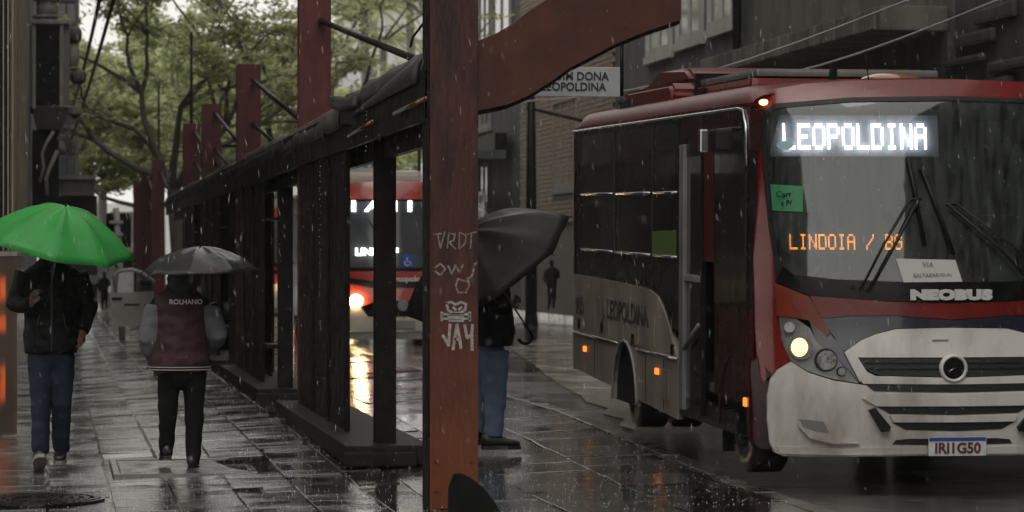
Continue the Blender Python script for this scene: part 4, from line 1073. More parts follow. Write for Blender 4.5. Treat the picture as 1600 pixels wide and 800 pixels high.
# wipers
def wip(pts, r, nm, off, par=None):
    q = []
    for px, py in pts:
        x, z = B.front(px, py); q.append((x, B.fy(x, z) - off, z))
    return TB(nm, q, r, Mrub, par or rt, 6)
a1 = wip([(1356, 452), (1395, 382), (1432, 312)], .011, 'wiper', .06)
wip([(1343, 450), (1382, 375), (1420, 312)], .007, 'wiper_link', .055, a1); wip([(1417, 247), (1428, 300), (1444, 384)], .013, 'wiper_blade', .03, a1); wip([(1420, 312), (1436, 311)], .01, 'wiper_joint', .06, a1)
a2 = wip([(1612, 446), (1560, 390), (1478, 320)], .012, 'wiper', .06)
wip([(1630, 440), (1580, 385), (1490, 318)], .008, 'wiper_link', .055, a2); wip([(1438, 262), (1462, 325), (1489, 398)], .013, 'wiper_blade', .03, a2); wip([(1474, 320), (1490, 319)], .01, 'wiper_joint', .06, a2)
for px, py in ((1345, 450), (1356, 453), (1332, 449)): B.disc('wiper_pivot', px, py, .016, Mrub, .03, .05, n=12)
# near side, sheet by sheet
FRX = 1164
top = B.side(903, 204)[1]; topf = B.side(FRX, 169)[1]
ybk = 7.6
def SY(px): return B.side(px, 402)[0]
ZB = 2.5
def zl(y, a, b):  # height line between two pixel marks
    (y0, z0), (y1, z1) = B.side(*a), B.side(*b); return z0 + (z1 - z0) * (y - y0) / (y1 - y0)
tr = lambda y: zl(y, (915, 203), (1160, 169))
bl = lambda y: zl(y, (903, 576), (1060, 655))
stp = lambda y: zl(y, (897, 517), (1060, 561))
yd = SY(1062)         # rear edge of the door bay
yf_ = .18
B.spatch('cant_rail', None, Mbusdk, .0, .05, yz=[(yf_, tr(yf_)), (ybk, tr(ybk)), (ybk, 2.56), (yf_, 2.56)])
B.spatch('window_band', None, Mbusbl, .004, .05, yz=[(yd, tr(yd)), (ybk, tr(ybk)), (ybk, .9), (yd, .9)])
belt = [(897, 428), (930, 433), (965, 440), (1000, 447), (1018, 453), (1030, 463), (1038, 480), (1046, 505), (1056, 545), (1061, 561)]
q = [B.side(*p) for p in belt]; q[0] = (ybk, q[0][1]); q[-1] = (yd + .01, q[-1][1])
arch_c = B.side(978, 640); ra = .56
B.spatch('side_panel', None, Mbeige, .012, .05, yz=q + [(yd + .01, stp(yd)), (ybk, stp(ybk))])
yw = SY(979) + .02
def arcpts(yc, zc_, r, n=12): return [(yc + r * math.cos(PI * k / n), zc_ + r * math.sin(PI * k / n)) for k in range(n + 1)]
yw0, yw1 = SY(999), SY(961)
yc = (yw0 + yw1) / 2; rw = (yw1 - yw0) / 2
zt = B.side(978, 532)[1]
ar = [(yc + rw * math.cos(PI * k / 12), zt - rw * .9 + rw * .9 * math.sin(PI * k / 12)) for k in range(13)]
low = [(yd + .01, stp(yd)), (yd + .01, bl(yd))] + [(ar[0 + 12][0], bl(ar[12][0]))] + ar[::-1] + [(ar[0][0], bl(ar[0][0])), (ybk, bl(ybk)), (ybk, stp(ybk))]
B.spatch('lower_side_panel', None, Mbeige, .012, .05, yz=low)
TB('wheel_arch_trim', [(-.02, a, b) for a, b in [(ar[0][0], bl(ar[0][0]))] + ar + [(ar[-1][0], bl(ar[-1][0]))]], .012, Mgrey, rt)
TB('side_moulding', [(-.02, yd + .01, stp(yd)), (-.02, yc - rw, stp(yc - rw) )], .011, Mchrome, rt); TB('side_moulding', [(-.02, yc + rw * .6, stp(yc + rw * .6)), (-.02, ybk, stp(ybk))], .011, Mchrome, rt)
TB('drip_rail', [(-.012, ybk, tr(ybk))] + [(-.012, y, tr(y)) for y in (6, 4.5, 3, 1.5, .5)] + [(-.012, .34, tr(.3) - .02), (-.012, .25, tr(.3) - .12), (-.012, .22, tr(.3) - .4)], .011, Mchrome, rt)
BX('wheel_well', (.02, yw0 - .1, .2), (.6, yw1 + .1, .95), Mrub, rt)
for k, (x0, x1) in enumerate(((912, 960), (966, 1019), (1026, 1061))):
    ya, yb2 = SY(x0), SY(x1)
    ya -= .0
    for nm, za, zb_ in (('upper', (lambda y: zl(y, (905, 304), (1060, 301)) + .02), (lambda y: tr(y) - .05)), ('lower', (lambda y: zl(y, (907, 389), (1005, 397.5))), (lambda y: zl(y, (905, 304), (1060, 301)) - .01))):
        B.spatch('window_pane', None, Mtint, .012, .01, yz=[(yb2, za(yb2)), (ya, za(ya)), (ya, zb_(ya)), (yb2, zb_(yb2))])
    for ln in (((905, 304), (1060, 301)), ((907, 389), (1005, 397.5))):
        TB('window_rail', [(-.02, yb2, zl(yb2, *ln)), (-.02, ya, zl(ya, *ln))], .012, Mchrome, rt)
ya, yb2 = SY(1022), SY(1059)
B.spatch('green_window_notice', None, mat('olive_notice', (.06, .1, .02), .5, 0, (.09, .13, .03), 8), .018, .004, yz=[(yb2, B.side(1059, 400)[1]), (ya, B.side(1020, 398)[1]), (ya, B.side(1020, 361)[1]), (yb2, B.side(1059, 360)[1])])
Mink = mat('bus_side_lettering', (.035, .03, .028), .4)
def slet(s_, px, py, sz, xs):
    y, z = B.side(px, py); o = letters('side_lettering', s_, sz, Mink, (-.016, y, z), rt, SIDE, off=.003, ext=.002, xs=xs)
    return o
slet('900', 908, 478, .24, 1.25); slet('J. LEOPOLDINA', 978, 489, .235, 1.35)
for px, py in ((907, 505), (943, 512), (991, 529), (1053, 546)):
    y, z = B.side(px, py); BX('side_catch', (-.02, y - .05, z - .04), (-.008, y + .05, z + .04), Mdk, rt)
for px, py in ((917, 545), (1030, 580)):
    y, z = B.side(px, py); BX('side_marker_lamp', (-.03, y - .05, z - .025), (-.01, y + .05, z + .025), Mamber, rt, .006)
for px in (932, 1012, 1040):
    y = SY(px); BX('panel_seam', (-.0155, y - .006, bl(y) + .02), (-.0125, y + .006, stp(y) - .03), Mdk, rt)
y = SY(1043); BX('fuel_flap', (-.02, y - .16, stp(y) - .34), (-.0125, y + .1, stp(y) - .1), Mbeige, rt, .006)
for k in range(7):
    y = yd + .25 + k * .7; BX('rivet_strip', (-.0165, y - .01, stp(y) + .04), (-.0125, y + .0, stp(y) + .3), Mbeige, rt)
# rear quarter edge and door bay
BX('rear_corner', (-.008, ybk - .1, bl(ybk) - .02), (.1, ybk + .03, tr(ybk) + .02), Mbusdk, rt, .02)
BX('door_recess', (.35, .9, .3), (.38, yd, 2.45), Mbusbl, rt)
BX('door_header', (-.004, .19, 2.22), (.3, yd - .01, tr(2) - .01), Mbusdk, rt, .01)
y, z0 = B.side(1070, 640); z1 = B.side(1070, 226)[1]
dr = BX('door', (-.03, y - .05, z0), (.02, y + .11, z1), mat('grey_door_edge', (.12, .12, .12), .35, 0, (.18, .18, .18), 4), rt, .01)
yq = SY(1098)
BX('door_rail', (-.025, yq, B.side(1085, 440)[1]), (.0, y - .05, B.side(1085, 430)[1]), Mgrey, dr, .005)
BX('door_glass', (.0, yq, z0 + .05), (.02, y - .05, z1), Mtint, dr)
TB('door_handle', [(-.03, SY(1076), B.side(1076, 545)[1]), (-.03, SY(1098), B.side(1098, 508)[1])], .016, Mgrey, dr)
BX('door_edge', (-.02, yq - .05, z0), (.02, yq - .005, z1), Mblack, dr, .004)
ya, yb2 = SY(1116), SY(1102)
B.spatch('door_pillar', None, mat('door_red', (.07, .008, .006), .3, 0, (.04, .006, .005), 4, spec=.25), .012, .05, yz=[(ya, 1.45), (yb2, 1.45), (yb2, B.side(1108, 208)[1]), (ya, B.side(1114, 208)[1])])
ya, yb2 = SY(1165), SY(1117)
B.spatch('cab_side_panel', None, Mbusdk, .0, .05, yz=[(yf_, .5), (yb2, .5), (yb2, 1.15), (yf_, 1.15)])
B.spatch('cab_window', None, Mtint, .006, .02, yz=[(ya, 1.2), (yb2, 1.16), (yb2, B.side(1120, 212)[1]), (ya, B.side(1160, 206)[1])])
B.spatch('cab_window_frame', None, Mbusbl, .0, .05, yz=[(yf_, 1.15), (yb2, 1.15), (yb2, 2.25), (yf_, 2.25)])
# amber marker lamp on the cab corner
for px, py in ((1190, 628),):
    y, z = B.side(1166, 628); BX('side_marker_lamp', (-.02, .2, z - .03), (.01, .28, z + .03), Mamber, rt, .006)
B.spatch('sill', None, Mbusbl, .0, .3, yz=[(.55, .27), (yd, .27), (yd, .42), (.55, .42)])
BX('door_step', (.05, .95, .3), (.34, yd - .05, .34), mat('step_metal', (.05, .05, .045), .3, .5), rt)
BX('underbody', (.2, .3, .3), (2.4, 7.3, .55), Mrub, rt, .02)
for zz, yy in ((.42, .62), (.42, yc)):
    for x_, s_ in ((.2, -1), (2.42, 1)): wheel(rt, (x_, yy, .4), .4, .26, s_)
for x_ in (.5, 2.1): wheel(rt, (x_, yc, .42), .42, .26, -1)
BX('mud_flap', (.04, yc - .62, .12), (.45, yc - .6, .42), Mrub, rt); BX('mud_flap', (.04, 1.2, .1), (.45, 1.22, .4), Mrub, rt)
bm = NB()
prism(bm, [(.15, .3), (.15, 1.0), (1.15, 1.0), (1.15, .3)] + [(.66 + .44 * math.cos(a), .36 + .46 * math.sin(a)) for a in [PI * k / 12 for k in range(13)]], lambda a, b, t: (-.006 + t, a, b), .03); obj('front_wheel_arch', bm, Mbusdk, rt)
BX('front_wheel_well', (.06, .2, .25), (.1, 1.15, .98), Mrub, rt)
# door mirror folded on the corner
mr_ = TB('mirror', [(-.02, SY(1163), B.side(1163, 200)[1]), (-.1, SY(1156), B.side(1156, 203)[1]), (-.14, SY(1140), B.side(1140, 206)[1])], .014, Mrub, rt)
BX('mirror_head', (-.22, SY(1166) - .02, B.side(1160, 236)[1]), (-.1, SY(1156), B.side(1160, 202)[1]), Mrub, mr_, .02)
BX('mirror_bracket', (-.2, SY(1137), B.side(1140, 238)[1]), (-.14, SY(1133), B.side(1140, 202)[1]), Mchrome, mr_, .01)
# roof gear
ac = bpy.data.objects.new('air_conditioner', None); COL.objects.link(ac); ac.parent = rt
bm = NB()
prof = [(3.62, 2.66), (3.6, 2.8), (3.7, 2.9), (3.95, 2.95), (5.1, 2.96), (5.7, 2.9), (6.0, 2.8), (6.05, 2.66)]
rows = []
for x_, k_ in ((.16, .0), (.18, .62), (.3, .75), (.42, 1), (2.2, 1), (2.32, .75), (2.44, .62), (2.46, 0)):
    rows.append([(x_, a + (.25 * (1 - k_) if a < 5 else -.25 * (1 - k_)), 2.62 + (b - 2.62) * (k_ if k_ else .02)) for a, b in prof])
bm.free()
Mac = mat('unit_red', (.11, .01, .007), .3, 0, (.06, .008, .006), 4, .05, 30, spec=.25)
for nm, x0, x1, pf in (('cover', .12, 2.5, [(3.6, 2.62), (3.57, 2.76), (3.68, 2.83), (5.7, 2.83), (6.0, 2.77), (6.05, 2.62)]), ('cover_top', .3, 2.3, [(3.72, 2.832), (3.74, 2.9), (3.95, 2.965), (5.0, 2.97), (5.6, 2.9), (5.75, 2.832)])):
    bm = NB(); prism(bm, pf, lambda a, b, t: (x0 + t, a, b), x1 - x0); bmesh.ops.bevel(bm, geom=bm.edges[:], offset=.035, segments=3, affect='EDGES')
    o = obj(nm, bm, Mac, ac, True); o.data.set_sharp_from_angle(angle=R(38))
BX('front_gap', (.3, 3.5, 2.6), (2.3, 3.56, 2.9), Mblack, ac)
BX('vent_grille', (.105, 5.3, 2.68), (.17, 5.95, 2.76), Mgrille, ac)
hp = bpy.data.objects.new('roof_pod', None); COL.objects.link(hp); hp.parent = rt
BX('pod_base', (.3, 1.5, 2.6), (1.75, 3.55, 2.79), Mbusred, hp, .05); BX('pod_lid', (.34, 1.5, 2.795), (1.7, 3.55, 2.85), mat('grey_pod_lid', (.1, .1, .1), .25, 0, (.16, .16, .15), 3, coat=.5), hp, .02)
BX('pod_vent', (.285, 3.1, 2.72), (.31, 3.5, 2.77), Mblack, hp); BX('pod_strap', (.88, 1.46, 2.7), (.93, 1.49, 2.87), Mblack, hp)
bm = NB(); x, z = B.front(1382, 120)
TB('antenna', [(x, .5, 2.7), (x - .03, .5, 2.93)], .005, Mblack, rt); bm.free()
bm = NB(); sph(bm, (1.25, 1.15, 2.74), .2, 20, 10, (1.2, 1, .4)); obj('roof_hatch', bm, mat('amber_dome', (.2, .08, .03), .1, 0, coat=.8), rt, True)

# ---- the bus behind it, and one more farther off
r2 = thing('bus', 'second bus with a white roof unit waiting behind the dark shelter columns', 'bus', (0, 0, 0), 0, 'buses queueing behind the near bus')
c = WD(629, 402, 49.0)
r2.location = (c.x - 1.25, c.y + .22, zr(49) - .0)
B2 = Bus(r2, 2.5, 8.5, .08)
B2.shell(Mbusred, Mbusred, 2.36, 2.66)
Mcream = mat('bus_cream', (.55, .5, .42), .3, 0, (.45, .41, .35), 2)
C2 = 629
def S2(nm, pts, m, off, **k): return B2.fpatch(nm, pts, m, off, .03, sym=True, step=.2, **k)
S2('front_cap', [(629, 283), (580, 284), (545, 286), (525, 290), (513, 298), (512, 311), (629, 311)], mat('bus_pale_red', (.42, .06, .045), .2, 0, (.34, .04, .03), 2, coat=.6), 0)
S2('windscreen_surround', [(629, 311), (512, 311), (512, 420), (530, 424), (629, 424)], Mbusbl, 0)
S2('windscreen', [(629, 315), (520, 315), (518, 400), (524, 412), (545, 418), (629, 419)], mat('misted_windscreen', (.04, .046, .048), .1, 0, (.08, .088, .09), 1.5, coat=.3), .012)
S2('upper_front_panel', [(629, 424), (512, 424), (512, 452), (629, 452)], MATS['bus_pale_red'], .01)
S2('black_band', [(629, 440), (580, 439), (545, 434), (520, 428), (520, 434), (550, 444), (580, 449), (629, 449)], Mbusbl, .035)
S2('lower_front_panel', [(629, 452), (512, 452), (513, 500), (560, 480), (590, 470), (629, 470)], MATS['bus_pale_red'], .01)
S2('grille', [(629, 470), (590, 471), (575, 492), (629, 494)], Mbusbl, .02)
S2('bumper', [(513, 470), (540, 462), (562, 478), (575, 495), (629, 495), (629, 517), (560, 519), (520, 518), (513, 512)], Mcream, .04)
S2('lower_bumper', [(629, 518), (520, 519), (522, 530), (629, 530)], Mgrey, .02)
for s_ in (-1, 1):
    x, z = B2.front(C2 + s_ * 73, 470); bm = NB(); sph(bm, (x, B2.fy(x, z) - .05, z), .11, 16, 10, (1, .5, .9)); obj('headlight', bm, emit('warm_headlight', (1, .7, .32), 40), r2, True)
def lt2(s_, px, py, sz, m, xs=1, off=.004, nm='lettering', dy=.05):
    x, z = B2.front(px, py); return letters(nm, s_, sz, m, (x, B2.fy(x, z) - dy, z), r2, off=off, ext=.004, xs=xs)
Mled2 = emit('white_sign_led', (.95, .97, 1), 5)
lt2('I A I I', 596, 323, .24, Mled2, 1.9, nm='destination_letters'); lt2('LINIO / F', 588, 394, .155, Mled2, 1.15, .006, nm='route_letters')
lt2('Marcopolo', 628, 436, .12, mat('white_letters', (.6, .6, .58), .4), 1.1, .004, 'maker_lettering', .08)
x, z = B2.front(637, 408); wc = BX('access_sign', (x - .1, B2.fy(x, z) - .03, z - .1), (x + .1, B2.fy(x, z) - .02, z + .1), mat('access_blue', (.02, .06, .3), .5), r2)
Mw = mat('sign_white', (.6, .6, .6), .6)
yy = B2.fy(x, z) - .036
TB('access_symbol', [(x - .01, yy, z + .06), (x - .01, yy, z - .005), (x + .035, yy, z - .01), (x + .055, yy, z - .06)], .008, Mw, wc); TB('access_symbol', [(x - .01 + .04 * math.cos(a), yy, z - .03 + .04 * math.sin(a)) for a in [R(130) + k * R(22) for k in range(10)]], .006, Mw, wc)
S2_ = B2.disc('badge', 629, 477, .09, Mchrome, .05, .03, r2)
x, z = B2.front(629, 507); BX('number_plate', (x - .2, B2.fy(x, z) - .07, z - .06), (x + .2, B2.fy(x, z) - .05, z + .06), Mgrey, r2)
BX('off_side_wall', (2.44, .2, .35), (2.5, 8.4, 2.42), Mbusred, r2); BX('near_side_wall', (0, .2, .35), (.06, 8.4, 2.42), Mbuswh, r2)
BX('side_window_band', (-.01, .6, 1.3), (0, 8.2, 2.2), Mtint, r2); BX('rear_wall', (.03, 8.4, .35), (2.47, 8.5, 2.4), Mbusred, r2); BX('underbody', (.15, .3, .3), (2.35, 8, .5), Mrub, r2)
a = BX('roof_unit', (.45, 1.2, 2.6), (1.75, 4.2, 2.84), Mcream, r2, .09)
for x_, s_ in ((.17, -1), (2.33, 1)):
    for y_ in (1.3, 6.4): wheel(r2, (x_, y_, .42), .42, .26, s_)
TB('wiper', [(1.0, -.26, 1.5), (.7, -.24, 2.0)], .012, Mrub, r2); TB('wiper', [(2.2, -.1, 1.5), (1.75, -.22, 2.0)], .012, Mrub, r2)
r3 = copy_tree(r2, None, label='third bus farthest back, only slivers and one headlight showing between the shelter columns')
c = WD(476, 402, 72); r3.location = (c.x - 1.0, c.y, zr(70))

# ------------------------------------------------------------ white van and car with an open door at the left
vn = thing('white_van', 'white box van at the far end of the left pavement behind the open car door', 'van', (0, 94, 0))
a, b = WY(172, 400, 94), WY(214, 290, 94)
BX('box_body', (a.x, 0, .5), (b.x, 5, 3.0), Mwhite, vn, .04); BX('cab', (a.x + .03, -1.2, .45), (b.x - .02, -.01, 2.0), Mwhite, vn, .1); BX('cab_window', (a.x + .12, -1.215, 1.2), (b.x - .12, -1.19, 1.75), Mglassd, vn, .02)
for x_ in (a.x + .12, b.x - .12):
    for y_ in (-.6, 3.8): wheel(vn, (x_, y_, .33), .33, .2, -1)
for x_ in (a.x + .22, b.x - .22): BX('headlight', (x_ - .1, -1.225, .7), (x_ + .1, -1.2, .84), Mlens, vn, .01)
bb = thing('black_sign_board', 'black board on a pale post left of the red posts', 'sign', WY(186, 402, 58))
bb.location.z = 0; bx = bb.location.x
a, b = WY(166, 386, 58), WY(205, 333, 58)
BX('board', (a.x - bx, .05, a.z), (b.x - bx, .1, b.z), Mblack, bb, .01)
p, q = WY(181, 325, 58), WY(187, 400, 58); TB('post', [(p.x - bx, 0, p.z), (q.x - bx, 0, q.z), (q.x - bx + .05, 0, 0)], .06, Mwhite, bb)
for py in (347, 366): p, q = WY(171, py, 58), WY(192, py - 1, 58); BX('bracket', (p.x - bx, -.08, p.z - .03), (q.x - bx, .05, p.z + .03), Mwhite, bb)

cr = thing('parked_car', 'pale car facing the camera with its front door swung open over the pavement', 'car', (2.02, 52.0, zs(2.6, 54)))
Mcar = mat('car_grey_paint', (.3, .28, .25), .35, .1, (.2, .185, .16), 2, .03, 40, coat=.6, r2=.45)
cp = [(-1.1, .5), (-1.05, .72), (-.2, .92), (.55, 1.42), (1.8, 1.46), (2.7, 1.05), (3.1, 1.0), (3.15, .45), (2.9, .3), (-.9, .28)]
bm = NB(); rows = []
for x_, k_ in ((.0, .94), (.06, 1), (1.54, 1), (1.6, .94)):
    rows.append([(x_ + (.14 if z > 1 else 0) * (1 if x_ < .8 else -1), y, .28 + (z - .28) * k_) for y, z in cp])
loft(bm, rows); obj('body', bm, Mcar, cr)
bm = NB(); loft(bm, [[(x_, y, z) for y, z in ((-.13, .965), (.5, 1.38), (.53, 1.4), (-.1, .98))] for x_ in (.2, 1.4)]); bmesh.ops.transform(bm, matrix=Matrix.Translation((0, -.035, .02)), verts=bm.verts); obj('windscreen', bm, Mglassd, cr)
for x_ in (.3, 1.3): BX('headlight', (x_ - .16, -1.115, .6), (x_ + .16, -1.07, .74), Mlens, cr, .02)
for x_, s_ in ((.08, -1), (1.52, 1)):
    for y_ in (-.5, 2.1): wheel(cr, (x_, y_, .3), .3, .19, s_)
# the open door, hinged at its right edge
dd = bpy.data.objects.new('door', None); COL.objects.link(dd); dd.parent = cr; dd.location = (0, 0, 0)
def dl(px, py): p = WY(px, py, 51.9) - Vector(cr.location); return p.x, p.z
bm = NB(); prism(bm, [dl(*p) for p in ((172, 458), (240, 455), (244, 480), (236, 508), (176, 511), (173, 480))], lambda a, b, t: (a, -.1 + t, b), .09)
obj('door_skin', bm, Mcar, dd)
TB('window_frame', [(a, -.05, b) for a, b in [dl(*p) for p in ((181, 458), (181, 428), (186, 424), (205, 421), (222, 426), (242, 441))]], .03, Mwhite, dd)
TB('window_divider', [(a, -.05, b) for a, b in [dl(*p) for p in ((211, 456), (211, 424))]], .02, Mblack, dd)
bm = NB(); prism(bm, [dl(*p) for p in ((182, 457), (238, 455), (238, 442), (220, 428), (205, 424), (186, 427))], lambda a, b, t: (a, -.055 + t, b), .01); obj('window', bm, glassmat('car_window', (.5, .52, .5), .25, (.2, .2, .19), .08), dd)
a, b = dl(182, 467); BX('handle', (a - .08, -.13, b - .02), (a + .1, -.1, b + .025), Mblack, dd, .01)
a, b = dl(206, 476); BX('side_trim', (a - .13, -.115, b - .015), (a + .13, -.1, b + .015), Mblack, dd, .005)
a, b = dl(228, 443); BX('mirror', (a - .1, -.2, b - .05), (a + .1, -.1, b + .06), Mblack, dd, .03)
# ------------------------------------------------------------ people
Mskin = mat('skin', (.12, .068, .046), .5, 0, (.09, .05, .034), 8, .1, 60)
Mjack = mat('black_jacket', (.005, .005, .0055), .6, 0, (.01, .01, .01), 8, .35, 40, r2=.5, spec=.12)
Mjean = mat('dark_jeans', (.007, .011, .02), .8, 0, (.018, .027, .044), 5, .3, 120, spec=.2)
Mjean2 = mat('blue_jeans', (.07, .1, .165), .75, 0, (.11, .15, .22), 5, .3, 120)
Mpants = mat('black_trousers', (.003, .003, .0035), .8, 0, (.006, .006, .006), 8, .3, 100, spec=.15)
Mshoe = mat('black_shoe', (.005, .005, .005), .35, 0, (.02, .02, .02), 12, .2, 50)
Msole = mat('pale_sole', (.26, .25, .235), .6, 0, (.18, .17, .16), 12)
Mmaroon = mat('maroon_vest', (.024, .0035, .0065), .75, 0, (.036, .006, .0095), 7, .3, 60)
Msleeve = mat('grey_sleeve', (.08, .08, .088), .8, 0, (.11, .11, .118), 7, .3, 80)
Mhood = mat('dark_grey_hood', (.028, .028, .028), .8, 0, (.04, .04, .04), 8, .3, 80)
Mhair = mat('dark_hair', (.012, .009, .007), .5, 0, (.02, .015, .012), 30, .4, 90)

def hand(bm, w, d, s=1, curl=.5, side=1, pn=None):
    "palm, four unequal bent fingers and a thumb; d = finger direction, pn = palm normal"
    d = Vector(d).normalized(); pn = Vector(pn or (0, -1, 0)); pn = (pn - d * pn.dot(d)).normalized(); a = d.cross(pn).normalized() * side
    w = Vector(w)
    tube(bm, [w - d * .02, w + d * .03, w + d * .085 * s], [.022, .03, .034], 10, True, .5)
    for k, (o, L) in enumerate(((-.028, .066), (-.01, .075), (.009, .07), (.027, .055))):
        b = w + d * .08 * s + a * o; pts = [b]; dd = d.copy()
        for j in range(3):
            dd = (dd * math.cos(curl * (.5 + j * .35)) + pn * math.sin(curl * (.5 + j * .35))).normalized()
            pts.append(pts[-1] + dd * L * (.45, .32, .23)[j] * s)
        tube(bm, pts, [.0095, .009, .0085, .007], 8)
    b = w + d * .025 - a * .024
    tube(bm, [b, b - a * .022 + d * .025 + pn * .012, b - a * .02 + d * .055 + pn * .028], [.012, .011, .008], 8)
def head(bm, c, f):
    "skull with brow, nose, mouth, chin, ears; f = facing direction"
    f = Vector(f).normalized(); rt_ = f.cross(Vector((0, 0, 1))).normalized(); up_ = Vector((0, 0, 1)); c = Vector(c)
    M = Matrix((rt_, f, up_)).transposed().to_4x4(); M.translation = c
    def S(p, r, sc): bmesh.ops.create_uvsphere(bm, u_segments=20, v_segments=14, radius=r, matrix=M @ Matrix.Translation(p) @ Matrix.Diagonal((*sc, 1)))
    S((0, -.008, .025), .1, (.78, .98, 1.0)); S((0, .02, -.045), .075, (.8, .95, 1.05)); S((0, .06, -.1), .03, (1, .8, .7))
    S((0, .1, -.012), .016, (.8, 1.2, 1.7)); S((0, .085, -.058), .022, (1.2, .5, .35)); S((0, .078, .022), .045, (1.3, .4, .3))
    for s in (-1, 1): S((s * .078, -.005, -.005), .026, (.35, .8, 1.2)); S((s * .03, .084, .006), .012, (1.1, .6, .8))
def shoe(t, c, yaw, pitch, L, m, ms, name='shoe'):
    bm = NB()
    prof = [(-.11, .032, .05, .09), (-.08, .037, .055, .1), (-.02, .038, .05, .085), (.05, .045, .035, .055), (.11, .043, .028, .042), (.15, .026, .02, .03)]
    loft(bm, [[(rx * math.cos(a), y, h_ * (.5 + .5 * math.sin(a)) if True else 0) for a in [2 * PI * k / 14 for k in range(14)]] for y, rx, e, h_ in prof])
    M = Matrix.Translation(c) @ Matrix.Rotation(yaw, 4, 'Z') @ Matrix.Rotation(pitch, 4, 'X') @ Matrix.Scale(L / .27, 4)
    bmesh.ops.transform(bm, matrix=M @ Matrix.Translation((0, 0, .022)), verts=bm.verts)
    o = obj(name, bm, m, t, True)
    bm = NB(); prism(bm, [(-.032, -.11), (.032, -.11), (.036, 0), (.047, .06), (.04, .13), (.02, .158), (-.02, .158), (-.04, .13), (-.047, .06), (-.036, 0)], lambda x, y, q: (x, y, q), .026)
    bmesh.ops.transform(bm, matrix=M, verts=bm.verts); obj('sole', bm, ms, o)
    return o
def rings(bm, L, n=22):
    "rings (cx,cy,cz,rx,ry) horizontal"
    ell(bm, L, n)
def limb(bm, pts, rad, n=14): 
    P_ = [Vector(p) for p in pts]; out, rr_ = [], []
    for i in range(len(P_) - 1):
        for k in range(4):
            s = k / 4; out.append(P_[i].lerp(P_[i + 1], s)); rr_.append(rad[i] + (rad[i + 1] - rad[i]) * s)
    out.append(P_[-1]); rr_.append(rad[-1]); tube(bm, out, rr_, n)

def person(label, loc, jm, tm, torso, armL, armR, legL, legR, fdir, headc, cuffs=(.05, .05), legr=(.1, .085, .068, .06), hem=None, hands=None, smat=None, smooth_w=.009, coat_rings=None):
    t = thing('person', label, 'person', loc)
    # body: one continuous skin (legs, trunk, arms, neck, head, hands)
    bm = NB()
    rings(bm, [(cx, cy, z, rx * .82, ry * .82) for cx, cy, z, rx, ry in torso])
    tz = torso[-1]
    tube(bm, [(tz[0], tz[1], tz[2] - .05), (headc[0], headc[1], headc[2] - .06)], [.06, .052], 12)
    head(bm, headc, fdir)
    for a in (armL, armR): limb(bm, a[:3], [.045, .04, .03], 10)
    for l in (legL, legR): limb(bm, l, [.085, .06, .04], 10)
    for (a, hd) in zip((armL, armR), hands):
        hand(bm, a[2], hd[0], 1, hd[1], hd[2], hd[3])
    link('body', remesh(bm, .0085, 0, smooth=1), Mskin, t, True)
    # trousers
    bm = NB()
    for l in (legL, legR): limb(bm, l, legr[:len(l)], 16)
    hp_ = [(legL[0][i] + legR[0][i]) / 2 for i in range(3)]
    hw = abs(legL[0][0] - legR[0][0]) / 2
    rings(bm, [(hp_[0], hp_[1], hp_[2] - .1, hw + .05, .08), (hp_[0], hp_[1], hp_[2] - .03, hw + .085, .115), (hp_[0], hp_[1], hp_[2] + .06, hw + .08, .12), (hp_[0], hp_[1], hp_[2] + .2, hw + .06, .115)])
    link('trousers', remesh(bm, .013, smooth_w, 7, 2), tm, t, True)
    return t
def garment(t, name, m, torso, arms, rad, vox=.012, w_=.01, hood=None):
    bm = NB()
    if torso: rings(bm, torso, 28)
    for a in arms: limb(bm, a, rad, 14)
    if hood: hood(bm)
    return link(name, remesh(bm, vox, w_, 8, 3), m, t, True)

# man under the green umbrella, walking towards the camera
D1 = 23.0
p1 = WD(80, 402, D1); z1 = zs(p1.x, p1.y)
k1 = 4750 / D1
def L1(px, py, dy=0): return ((px - 80) / k1, dy, (402 - py) / k1 + CAMZ - z1)
tor = [L1(80, y_, 0) + (rx, ry) for y_, rx, ry in ((552, .2, .14), (535, .21, .145), (500, .2, .135), (465, .21, .14), (435, .23, .135), (421, .2, .115), (410, .11, .09), (403, .07, .075))]
aL = [L1(42, 428), L1(24, 476, -.02), L1(50, 474, -.24)]; aR = [L1(119, 428), L1(139, 478, .05), L1(128, 518, -.1)]
lL = [L1(62, 556), L1(64, 632, -.1), L1(64, 706, -.16)]; lR = [L1(98, 556), L1(96, 632, -.02), L1(95, 706, .1)]
man = person('man in black jacket and dark jeans walking under the green umbrella', (p1.x, p1.y, z1), Mjack, Mjean, tor, aL, aR, lL, lR, (0, -1, -.15), L1(82, 381, -.02),
             hands=(((.3, -.3, .9), 1.1, 1, (.3, .2, 0)), ((-.1, -.2, -1), .8, 1, (-.6, -.3, 0))), legr=(.096, .078, .064))
j = garment(man, 'jacket', Mjack, tor, (aL, aR), [.088, .07, .052])
bm = NB()
ell(bm, [L1(82, 404, .01) + (.1, .1), L1(82, 396, .01) + (.115, .12), L1(82, 380, .015) + (.115, .13), L1(82, 366, .02) + (.095, .11), L1(82, 360, .02) + (.04, .05)]); obj('hair', bm, Mhair, man, True)
TB('zip', [L1(81, y_, d_) for y_, d_ in ((548, -.152), (520, -.152), (490, -.148), (460, -.15), (432, -.145), (415, -.12))], .006, mat('grey_zip', (.06, .06, .06), .3, .5), j)
for s_ in (-1, 1): TB('pocket_seam', [L1(80 + s_ * 24, 520, -.128), L1(80 + s_ * 18, 490, -.142)], .004, mat('grey_zip', (0, 0, 0)), j)
shoe(man, Vector(L1(62, 727, -.2)) , PI + .08, R(28), .31, Mshoe, Msole); shoe(man, Vector(L1(95, 723, .08)), PI - .1, R(-3), .3, Mshoe, Msole)
for s_ in (0, 1): pass

